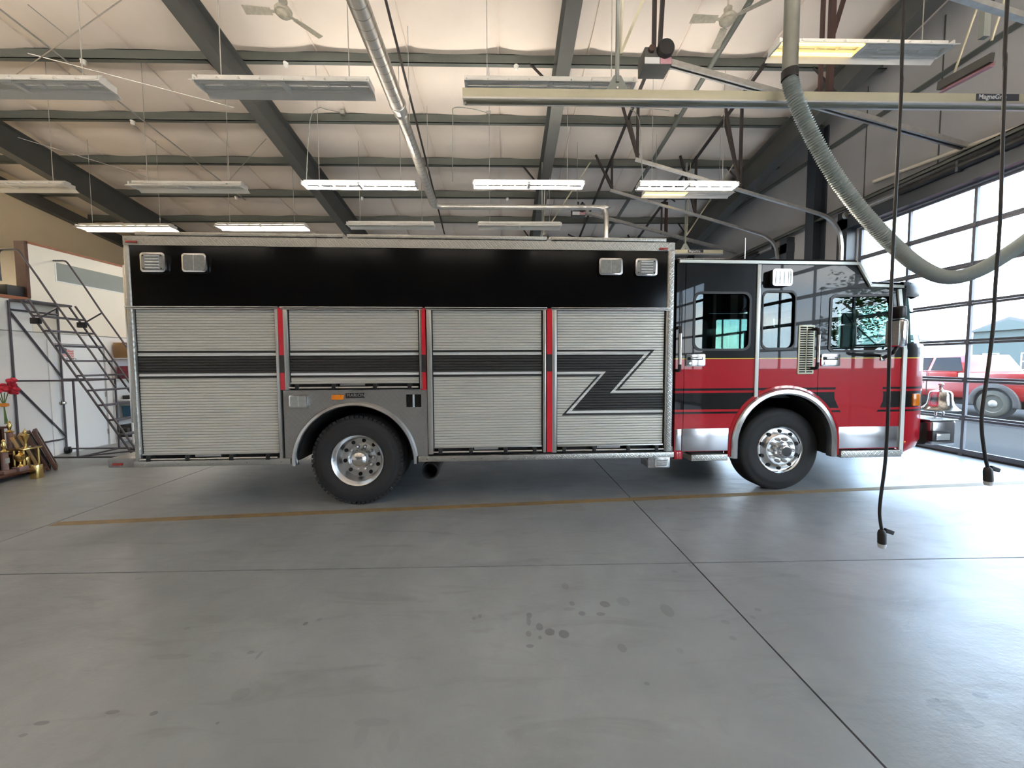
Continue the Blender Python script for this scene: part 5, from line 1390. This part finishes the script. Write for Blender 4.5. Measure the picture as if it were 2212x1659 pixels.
# ------------------------------------------------------------------ flag sign on the office door
f0, f1 = AX(134, 752, XO), AX(161, 773, XO)
fs = thing('flag_sign', 'small flag sticker with lettering on the white office door', 'sign', (XO - .012, f0.y, f1.z - .06))
m = MB(); ny = 10; V = []
for i in range(ny + 1):
    t_ = i/ny; yy = f0.y + (f1.y - f0.y)*t_; wv = .012*sin(t_*6.3) - .03*t_
    V += [(XO - .010, yy, f1.z + wv + .02), (XO - .010, yy, f0.z + wv)]
m.add(V, [(2*i, 2*i+2, 2*i+3, 2*i+1) for i in range(ny)]); m.build('flag', 'flag_print', fs)
lettering('sign_letters', 'UNITED', 'label_navy', fs, .075, (XO - .011, f0.y - .03, f1.z - .05), (0, 1, 0), (0, 0, 1), .001)

# ------------------------------------------------------------------ shelf unit by the door
sy0, sy1 = AX(243, 850, XO).y, AX(243, 850, XO).y + .75
shx0, shx1 = XO + .012, XO + .38
sh = thing('shelf_unit', 'white open shelf unit standing beside the office door behind the ladder', 'shelf', ((shx0+shx1)/2, (sy0+sy1)/2, 0))
for yy in (sy0, sy1 - .03):
    for xx in (shx0, shx1 - .03): MB().box(xx, xx + .03, yy, yy + .03, 0, 1.82).build('upright', 'wall_white', sh)
SZ = [.12, .52, .92, 1.36, 1.80]
for z in SZ: MB().box(shx0, shx1, sy0, sy1, z - .02, z).build('shelf_board', 'wall_white', sh)
def sbox(x0, x1, y0, y1, z0, z1, name, mt, label, cat):
    o = MB().box(x0, x1, y0, y1, z0, z1).build(name, mt, bevel=.008); return tag(o, label, cat)
t = thing('cardboard_box', 'open brown cardboard box on top of the white shelf unit', 'box', (shx0 + .18, sy0 + .2, 1.80))
MB().box(shx0 + .03, shx0 + .36, sy0 + .03, sy0 + .42, 1.80, 2.12).build('carton', 'cardboard', t, bevel=.004)
m = MB(); m.bar((shx0 + .36, sy0 + .22, 2.12), (shx0 + .44, sy0 + .22, 2.18), .38, .006); m.build('carton_flap', 'cardboard', t)
MB().box(shx0 + .36, shx0 + .363, sy0 + .12, sy0 + .30, 1.98, 2.04).build('carton_label', 'paper', t)
sbox(shx0 + .05, shx0 + .30, sy0 + .06, sy0 + .52, 1.36, 1.63, 'picture_box', 'maroon_print', 'maroon printed box on the upper shelf of the white unit', 'box')
sbox(shx0 + .05, shx0 + .33, sy0 + .14, sy0 + .55, .92, 1.00, 'tray', 'black_plastic', 'low black tray on the middle shelf of the white unit', 'tray')
t = thing('storage_bin', 'dark blue plastic bin with lid on the lower shelf of the white unit', 'bin', (shx0 + .19, sy0 + .32, .52))
m = MB(); m.prism([(sy0 + .14, .52), (sy0 + .58, .52), (sy0 + .61, .78), (sy0 + .11, .78)], YZ, shx0 + .04, shx0 + .35); m.build('bin_body', 'blue_plastic', t, bevel=.01)
MB().box(shx0 + .02, shx0 + .37, sy0 + .09, sy0 + .63, .78, .82).build('bin_lid', 'grey_panel', t, bevel=.008)
sbox(shx0 + .04, shx0 + .34, sy0 + .05, sy0 + .33, .12, .38, 'crate', 'black_plastic', 'black crate on the bottom shelf of the white unit next to the uprights', 'crate')
sbox(shx0 + .06, shx0 + .34, sy0 + .36, sy0 + .66, .12, .34, 'tool_case', 'black_rubber', 'dark tool case on the bottom shelf of the white unit under the blue bin', 'case')

# ------------------------------------------------------------------ trophies and frames by the wall
tx, ty = -7.02, 5.60
stt = thing('trophy_stand', 'stepped dark stand carrying the trophies by the office wall', 'stand', (tx - .35, ty, 0))
LV = [(-.02, .04, .10), (-.30, .30, .36), (-.58, .66, .72)]          # x offset of front edge, z0, z1 of board
for (ox, za_, zb_) in LV:
    MB().box(tx + ox - .30, tx + ox, ty - .55, ty + .42, zb_ - .03, zb_).build('stand_board', 'wood_dark', stt, bevel=.004)
    MB().box(tx + ox - .29, tx + ox - .26, ty - .53, ty + .40, 0.0, zb_ - .03).build('stand_panel', 'wood_dark', stt)
    for yy in (ty - .53, ty + .37): MB().box(tx + ox - .26, tx + ox - .02, yy, yy + .03, 0.0, zb_ - .03).build('stand_leg', 'wood_dark', stt)
def trophy(x, y, z, h, style, label):
    t = thing('trophy', label, 'trophy', (x, y, z), 0, 'trophies on the stand')
    B = 'marble_brown'
    if style == 'cup':
        MB().box(x - .06, x + .06, y - .06, y + .06, z, z + h*.22).build('base', B, t, bevel=.004)
        MB().lathe([(.045, h*.22), (.03, h*.26), (.012, h*.34), (.012, h*.45), (.03, h*.50), (.055, h*.62), (.06, h*.76), (.05, h*.78), (.02, h*.84), (.008, h*.9), (.016, h*.95), (.001, h)], (x, y, z), (0, 0, 1), 20).build('cup', 'gold', t, smooth=True)
    elif style == 'column':
        MB().box(x - .07, x + .07, y - .07, y + .07, z, z + .05).build('base', B, t, bevel=.004)
        MB().cyl((x, y, z + .05), (x, y, z + h*.62), .035, 16).build('column', B, t, smooth=True)
        MB().lathe([(.045, h*.62), (.05, h*.64), (.03, h*.66), (.014, h*.70), (.022, h*.76), (.03, h*.84), (.018, h*.90), (.022, h*.95), (.001, h)], (x, y, z), (0, 0, 1), 16).build('figure', 'gold', t, smooth=True)
        MB().box(x + .035, x + .038, y - .025, y + .025, z + h*.3, z + h*.45).build('plaque', 'silver_cup', t)
    elif style == 'tower':
        MB().box(x - .10, x + .10, y - .12, y + .12, z, z + .03).build('base', B, t, bevel=.004)
        for (dx, dy) in ((-.07, -.09), (.07, -.09), (-.07, .09), (.07, .09)): MB().cyl((x + dx, y + dy, z + .03), (x + dx, y + dy, z + h*.48), .014, 10).build('pillar', 'gold', t, smooth=True)
        MB().box(x - .10, x + .10, y - .12, y + .12, z + h*.48, z + h*.52).build('deck', 'gold', t, bevel=.004)
        MB().lathe([(.03, h*.03), (.012, h*.08), (.03, h*.2), (.02, h*.28), (.001, h*.3)], (x, y, z), (0, 0, 1), 14).build('small_figure', 'gold', t, smooth=True)
        MB().lathe([(.025, h*.52), (.014, h*.55), (.014, h*.64), (.03, h*.72), (.045, h*.80), (.048, h*.82), (.015, h*.85), (.022, h*.90), (.008, h*.95), (.001, h)], (x, y, z), (0, 0, 1), 18).build('cup', 'gold', t, smooth=True)
    else:
        MB().lathe([(.07, 0), (.07, .02), (.03, .04), (.03, h*.25), (.075, h*.4), (.085, h*.7), (.07, h*.74), (.05, h*.85), (.015, h*.9), (.015, h*.94), (.001, h)], (x, y, z), (0, 0, 1), 22).build('urn', 'silver_cup', t, smooth=True)
    return t
trophy(tx - .15, ty + .28, .10, .62, 'tower', 'gold four pillar trophy topped by a small cup at the end of the lowest board')
trophy(tx - .14, ty + .02, .10, .50, 'column', 'brown column trophy with gold figure beside the four pillar trophy')
trophy(tx - .16, ty - .16, .10, .42, 'column', 'short brown column trophy on the lowest board')
trophy(tx - .15, ty - .33, .10, .38, 'cup', 'small gold cup trophy on the lowest board')
trophy(tx - .44, ty + .12, .36, .52, 'cup', 'tall gold cup trophy in the middle of the stand')
trophy(tx - .45, ty - .2, .36, .40, 'column', 'brown column trophy on the middle board of the stand')
trophy(tx - .72, ty + .26, .72, .34, 'urn', 'silver lidded urn trophy at the end of the top board')
trophy(tx - .70, ty + .02, .72, .22, 'cup', 'little gold cup trophy on the top board of the stand')
trophy(tx - .42, ty + .32, .36, .46, 'column', 'slim brown column trophy at the end of the middle board')
trophy(tx - .10, ty + .16, .10, .30, 'cup', 'tiny gold cup trophy squeezed beside the four pillar trophy')
gb = G(79, 1033)
o = MB().box(gb.x - .05, gb.x + .05, gb.y - .04, gb.y + .05, 0, .20).build('trophy_box', 'gold', bevel=.004); tag(o, 'small gold coloured box standing on the floor beside the trophy stand', 'box')
# framed pictures leaning towards the stand
g0_ = G(121, 1016)
for i, (mt, lab) in enumerate((('wood_gold', 'gold framed picture leaning nearest the trophy stand'), ('wood_gold', 'gold brown framed picture leaning second in the stack of frames'), ('wood_dark', 'dark framed picture leaning third in the stack of frames'), ('wood_dark', 'dark framed picture with silver edge leaning outermost in the stack'))):
    xb_ = g0_.x; yb0, yb1 = 0.0, .42
    Hh = .60 + .02*i
    t = thing('framed_picture', lab, 'picture', tuple(g0_), 0, 'framed pictures leaning by the stand')
    hx = Vector((.67, .74, 0)); s = Vector((.74, -.67, 0)); L_ = .30
    u = -hx*sin(L_) + Vector((0, 0, cos(L_))); nrm = hx*cos(L_) + Vector((0, 0, sin(L_)))
    c0_ = g0_ - hx*(.075*(3 - i)) - s*yb1 + Vector((0, 0, .004 + .02*sin(L_)))
    def bx(y0, y1, h0, h1, d0, d1, nm, m_):
        cc = c0_ + u*((h0+h1)/2) + nrm*((d0+d1)/2) + s*((y0+y1)/2)
        MB().obox(cc, u*((h1-h0)/2), s*((y1-y0)/2), nrm*((d1-d0)/2)).build(nm, m_, t, bevel=.003)
    bx(yb0, yb0 + .05, 0, Hh, -.02, .02, 'frame_side', mt); bx(yb1 - .05, yb1, 0, Hh, -.02, .02, 'frame_side', mt)
    bx(yb0 + .05, yb1 - .05, 0, .05, -.02, .02, 'frame_bottom', mt); bx(yb0 + .05, yb1 - .05, Hh - .05, Hh, -.02, .02, 'frame_top', mt)
    bx(yb0 + .045, yb1 - .045, .045, Hh - .045, -.012, .005, 'picture', 'paper' if i < 3 else 'grey_panel')
# bouquet and papers on the stand
bq = AX(6, 842, tx - .85)
t = thing('bouquet', 'bunch of red flowers with an orange bow above the trophy stand', 'flowers', (bq.x, bq.y, .72))
for i in range(26):
    a = random.uniform(0, 6.28); b_ = random.uniform(-.6, 1.2); R_ = random.uniform(.02, .13)
    p = Vector((bq.x + R_*cos(a), bq.y + R_*sin(a)*1.2, bq.z + R_*b_))
    MB().lathe([(.001, -.035), (.03, -.02), (.045, .0), (.04, .025), (.02, .035), (.001, .03)], p, (cos(a)*.6, sin(a)*.6, .7), 7).build('blossom', 'flower_red', t)
for i in range(4):
    MB().tube([(bq.x + .03*i - .05, bq.y + .02*i - .03, bq.z - .05), (bq.x, bq.y, bq.z - .25), (bq.x + .01*i, bq.y + .03 - .02*i, .73)], .006, 6).build('stem', 'stem_green', t)
MB().lathe([(.02, -.03), (.05, -.02), (.055, 0), (.05, .02), (.02, .03)], (bq.x, bq.y, bq.z - .24), (0, 0, 1), 12).build('bow', 'orange_plastic', t, smooth=True)
pc = Vector((tx - .62, ty - .30, .72))
for i, (dy, ln, hh) in enumerate(((-.02, .35, .26), (.2, .28, .20))):
    u = Vector((-sin(ln), 0, cos(ln))); nrm = Vector((cos(ln), 0, sin(ln)))
    cc = pc + Vector((0, dy, .004)) + u*(hh/2)
    o = MB().obox(cc, u*(hh/2), Vector((0, .09, 0)), nrm*.004).build('certificate', 'paper'); tag(o, ['large white certificate propped on the top board of the stand', 'smaller white certificate propped on the top board of the stand'][i], 'certificate')
# ------------------------------------------------------------------ outdoors
og = sroot('ground')
MB().box(XR + .2, 12.5, -40, 45, -.30, -.012).build('apron_slab', 'apron', og)
MB().box(12.5, 120, -80, 90, -.30, -.02).build('asphalt_lot', 'asphalt', og)
p0, p1 = G(2075, 953), G(2212, 948)
MB().box(p0.x - .3, p1.x + 6, p0.y - .05, p0.y + .07, -.02, -.016).build('parking_line', 'line_white', og)
# red pickup parked along the building
c = G(2143, 901); XS = c.x
pk = thing('pickup_truck', 'red pickup truck with grey wheel flares parked outside the glazed door', 'truck', (XS + 1, c.y, 0))
yw = c.y; 
def V(name, m, mt, par=None, **k): return m.build(name, mt, par or pk, **k)
yF, yR = yw + 3.6, yw - 1.35
V('lower_body', MB().box(XS, XS + 1.95, yR, yF + .85, .48, 1.02), 'car_red', bevel=.07, seg=3)
V('bed_side', MB().box(XS + .02, XS + 1.93, yR, yw + .95, 1.0, 1.30), 'car_red', bevel=.05)
V('body_stripe', MB().box(XS - .012, XS, yR + .1, yF + .75, 1.0, 1.14), 'car_white')
V('door_side', MB().box(XS + .02, XS + 1.93, yw + .96, yw + 3.1, 1.0, 1.30), 'car_red', bevel=.05)
V('hood', MB().box(XS + .06, XS + 1.89, yw + 3.1, yF + .8, 1.0, 1.22), 'car_red', bevel=.08, seg=3)
zc = 1.84
m = MB(); m.loft([[(XS + .06, yw + .7, 1.3), (XS + 1.89, yw + .7, 1.3), (XS + 1.89, yw + 3.15, 1.3), (XS + .06, yw + 3.15, 1.3)], [(XS + .25, yw + .95, zc), (XS + 1.7, yw + .95, zc), (XS + 1.7, yw + 2.5, zc), (XS + .25, yw + 2.5, zc)]]); cabp = V('cab_frame', m, 'car_red', bevel=.03)
def glassq(y0b, y1b, y0t, y1t):
    m = MB(); f = lambda y, z: (XS + .06 + .19*(z - 1.3)/(zc - 1.3) - .012, y, z)
    q = [f(y0b, 1.34), f(y1b, 1.34), f(y1t, zc - .07), f(y0t, zc - .07)]
    m.add(q + [(a + .02, b, c_) for a, b, c_ in q], [(0,1,2,3),(4,5,6,7),(0,1,5,4),(1,2,6,5),(2,3,7,6),(3,0,4,7)]); V('side_window', m, 'car_glass', cabp)
glassq(yw + .85, yw + 1.75, yw + 1.05, yw + 1.72); glassq(yw + 1.85, yw + 2.95, yw + 1.82, yw + 2.5)
for yy in (yw, yw + 3.55):
    for xx, sg in ((XS, 1), (XS + 1.95, -1)):
        m = MB(); R_ = .41; m.lathe([(.24, .02), (.26, 0), (R_ - .05, .0), (R_ - .02, .02), (R_, .05), (R_, .22), (R_ - .04, .26), (.2, .25)], (xx - sg*.03, yy, R_ - .02), (sg, 0, 0), 36); tw = V('wheel', m, 'tyre_tan', smooth=True)
        m = MB(); m.lathe([(.255, .03), (.25, .01), (.22, .05), (.12, .04), (.10, .0), (.06, -.02), (.001, -.02)], (xx - sg*.03, yy, R_ - .02), (sg, 0, 0), 28); V('wheel_rim', m, 'car_white', tw, smooth=True)
        if sg == 1:
            m = MB(); m.prism(arc(yy, R_ - .02, .60, -8, 188, 24) + list(reversed(arc(yy, R_ - .02, .47, -8, 188, 24))), YZ, xx - .05, xx + .05); V('wheel_flare', m, 'car_grey', bevel=.01)
            m = MB(); m.prism(arc(yy, R_ - .02, .47, 0, 360, 28)[:-1], YZ, xx - .002, xx + .006); V('wheel_arch', m, 'under_black')
V('door_mirror', MB().box(XS - .18, XS + .03, yw + 2.95, yw + 3.1, 1.28, 1.46), 'car_red', bevel=.03)
V('door_handle', MB().box(XS - .03, XS, yw + 1.9, yw + 2.05, .93, .97), 'car_white', bevel=.01)
V('door_seam', MB().box(XS - .006, XS + .0, yw + 1.79, yw + 1.81, .55, 1.3), 'under_black')
V('under_frame', MB().box(XS + .2, XS + 1.75, yR + .1, yF + .6, .28, .52), 'under_black')
V('rear_bumper', MB().box(XS + .05, XS + 1.9, yR - .18, yR, .5, .72), 'car_grey', bevel=.03)

# second red vehicle, further along
c2 = Vector((XS + .6, yw + 7.0, 0))
sv = thing('suv', 'red and white sport utility vehicle parked beyond the pickup outside', 'car', tuple(c2))
def V2(name, m, mt, par=None, **k): return m.build(name, mt, par or sv, **k)
x0, y0 = c2.x, c2.y
V2('lower_body', MB().box(x0, x0 + 1.95, y0 - 1.9, y0 + 2.9, .42, 1.02), 'car_red', bevel=.07, seg=3)
V2('body_stripe', MB().box(x0 - .012, x0, y0 - 1.8, y0 + 2.8, .86, 1.0), 'car_white')
m = MB(); m.loft([[(x0 + .04, y0 - 1.9, 1.0), (x0 + 1.91, y0 - 1.9, 1.0), (x0 + 1.91, y0 + 1.6, 1.0), (x0 + .04, y0 + 1.6, 1.0)], [(x0 + .22, y0 - 1.75, 1.85), (x0 + 1.73, y0 - 1.75, 1.85), (x0 + 1.73, y0 + .8, 1.85), (x0 + .22, y0 + .8, 1.85)]]); V2('cabin', m, 'car_white', bevel=.04)
for (a, b) in ((-1.6, -.7), (-.55, .2), (.3, 1.0)):
    m = MB(); f = lambda y, z: (x0 + .04 + .18*(z - 1.0)/.85 - .012, y, z); q = [f(y0 + a, 1.08), f(y0 + b + .15, 1.08), f(y0 + b - .05, 1.74), f(y0 + a + .05, 1.74)]
    m.add(q + [(p[0] + .02, p[1], p[2]) for p in q], [(0,1,2,3),(4,5,6,7),(0,1,5,4),(1,2,6,5),(2,3,7,6),(3,0,4,7)]); V2('side_window', m, 'car_glass')
for yy in (y0 - 1.1, y0 + 1.95):
    m = MB(); m.lathe([(.001, -.02), (.2, -.01), (.24, 0), (.34, 0), (.38, .04), (.38, .2), (.2, .24)], (x0 - .03, yy, .37), (1, 0, 0), 28); V2('wheel', m, 'tyre_tan', smooth=True)
# houses
def house(x, y, w, d, h, rh, wall, label, wins=True, rz=0):
    t = thing('house', label, 'house', (x, y, 0), rz)
    B = lambda m, nm, mt: m.build(nm, mt, t, local=True)
    B(MB().box(-d/2, d/2, -w/2, w/2, -.05, h), 'house_walls', wall)
    m = MB(); m.prism([(-w/2 - .3, h), (w/2 + .3, h), (0, h + rh)], YZ, -d/2 - .3, d/2 + .3); B(m, 'gable_roof', 'house_roof')
    m = MB(); m.prism([(-w/2 + .1, h + .02), (w/2 - .1, h + .02), (0, h + rh - .22)], YZ, -d/2 - .32, -d/2 - .3); B(m, 'gable_face', wall)
    for k in (-1, 1):
        yy = k*w*.24
        B(MB().box(-d/2 - .06, -d/2, yy - .55, yy + .55, .9, 2.3), 'window_frame', 'line_white')
        for zz in (.98, 1.66): B(MB().box(-d/2 - .07, -d/2 - .055, yy - .45, yy + .45, zz, zz + .58), 'window_pane', 'car_grey')
    return t
house(46, 31.0, 5.2, 8, 4.2, 1.1, 'house_wall', 'grey green gabled house across the road behind the pickup')
house(52, 48, 18, 9, 3.4, 1.6, 'house_white', 'long white house across the road beyond the gabled one')
house(60, 2, 14, 9, 3.2, 2.2, 'house_white', 'white house far to the near side across the road')
# bush and trees
def leaf_cloud(c, R, n, seed, squash=1.0, sz=.16):
    rnd = random.Random(seed); m = MB()
    for i in range(n):
        a = rnd.uniform(0, 2*pi); zc_ = rnd.uniform(-1, 1); rr_ = R*(rnd.random()**.4); q = sqrt(1 - zc_*zc_)
        p = Vector(c) + Vector((rr_*q*cos(a), rr_*q*sin(a), rr_*zc_*squash))
        u = Vector((rnd.uniform(-1,1), rnd.uniform(-1,1), rnd.uniform(-.4,.4))).normalized(); v = u.cross(Vector((rnd.uniform(-1,1), rnd.uniform(-1,1), 1))).normalized()
        s = sz*rnd.uniform(.6, 1.3)
        m.add([p - u*s, p + v*s*.5, p + u*s, p - v*s*.5], [(0,1,2,3)])
    return m
def tree(x, y, h, R, seed, label, n=1500):
    t = thing('tree', label, 'tree', (x, y, 0), 0, 'trees across the lot'); rnd = random.Random(seed)
    MB().tube([(x, y, -.05), (x + .1, y, h*.35), (x - .1, y + .15, h*.75)], [R*.09, R*.07, R*.03], 8).build('trunk', 'bark', t, smooth=True)
    for k in range(6):
        a = rnd.uniform(0, 6.28); rr_ = R*.55; MB().tube([(x, y, h*(.3 + .06*k)), (x + rr_*.5*cos(a), y + rr_*.5*sin(a), h*(.42 + .06*k)), (x + rr_*cos(a), y + rr_*sin(a), h*(.5 + .06*k))], [R*.04, R*.03, R*.015], 6).build('branch', 'bark', t)
    m = MB()
    for k in range(9):
        a = rnd.uniform(0, 6.28); rr_ = R*rnd.uniform(.15, .7); b = leaf_cloud((x + rr_*cos(a), y + rr_*sin(a), h*rnd.uniform(.45, .95)), R*rnd.uniform(.35, .55), n//9, seed*31 + k, .8, .2)
        m.add(b.v, b.f)
    o = m.build('foliage', 'leaf', t); o['kind'] = 'stuff'
tree(26, -15, 7.5, 3.6, 1, 'leafy green tree across the lot mirrored in the cab windows')
tree(33, -4.5, 6.2, 3.0, 2, 'smaller leafy green tree across the lot towards the white house')
tree(52, 28, 4.5, 2.2, 3, 'broad green tree beside the grey green house')
tree(38, 41, 8.2, 3.2, 4, 'rounded green tree beyond the parked vehicles seen through the cab')
bc = G(2205, 800) ; 
t = thing('bush', 'round green bush in front of the grey green house', 'bush', (38, 29.5, 0))
MB().tube([(38, 29.5, -.05), (38, 29.5, .8)], .08, 6).build('stem', 'bark', t)
o = leaf_cloud((38, 29.5, 1.1), 1.2, 700, 77, .9, .16).build('foliage', 'leaf', t); o['kind'] = 'stuff'
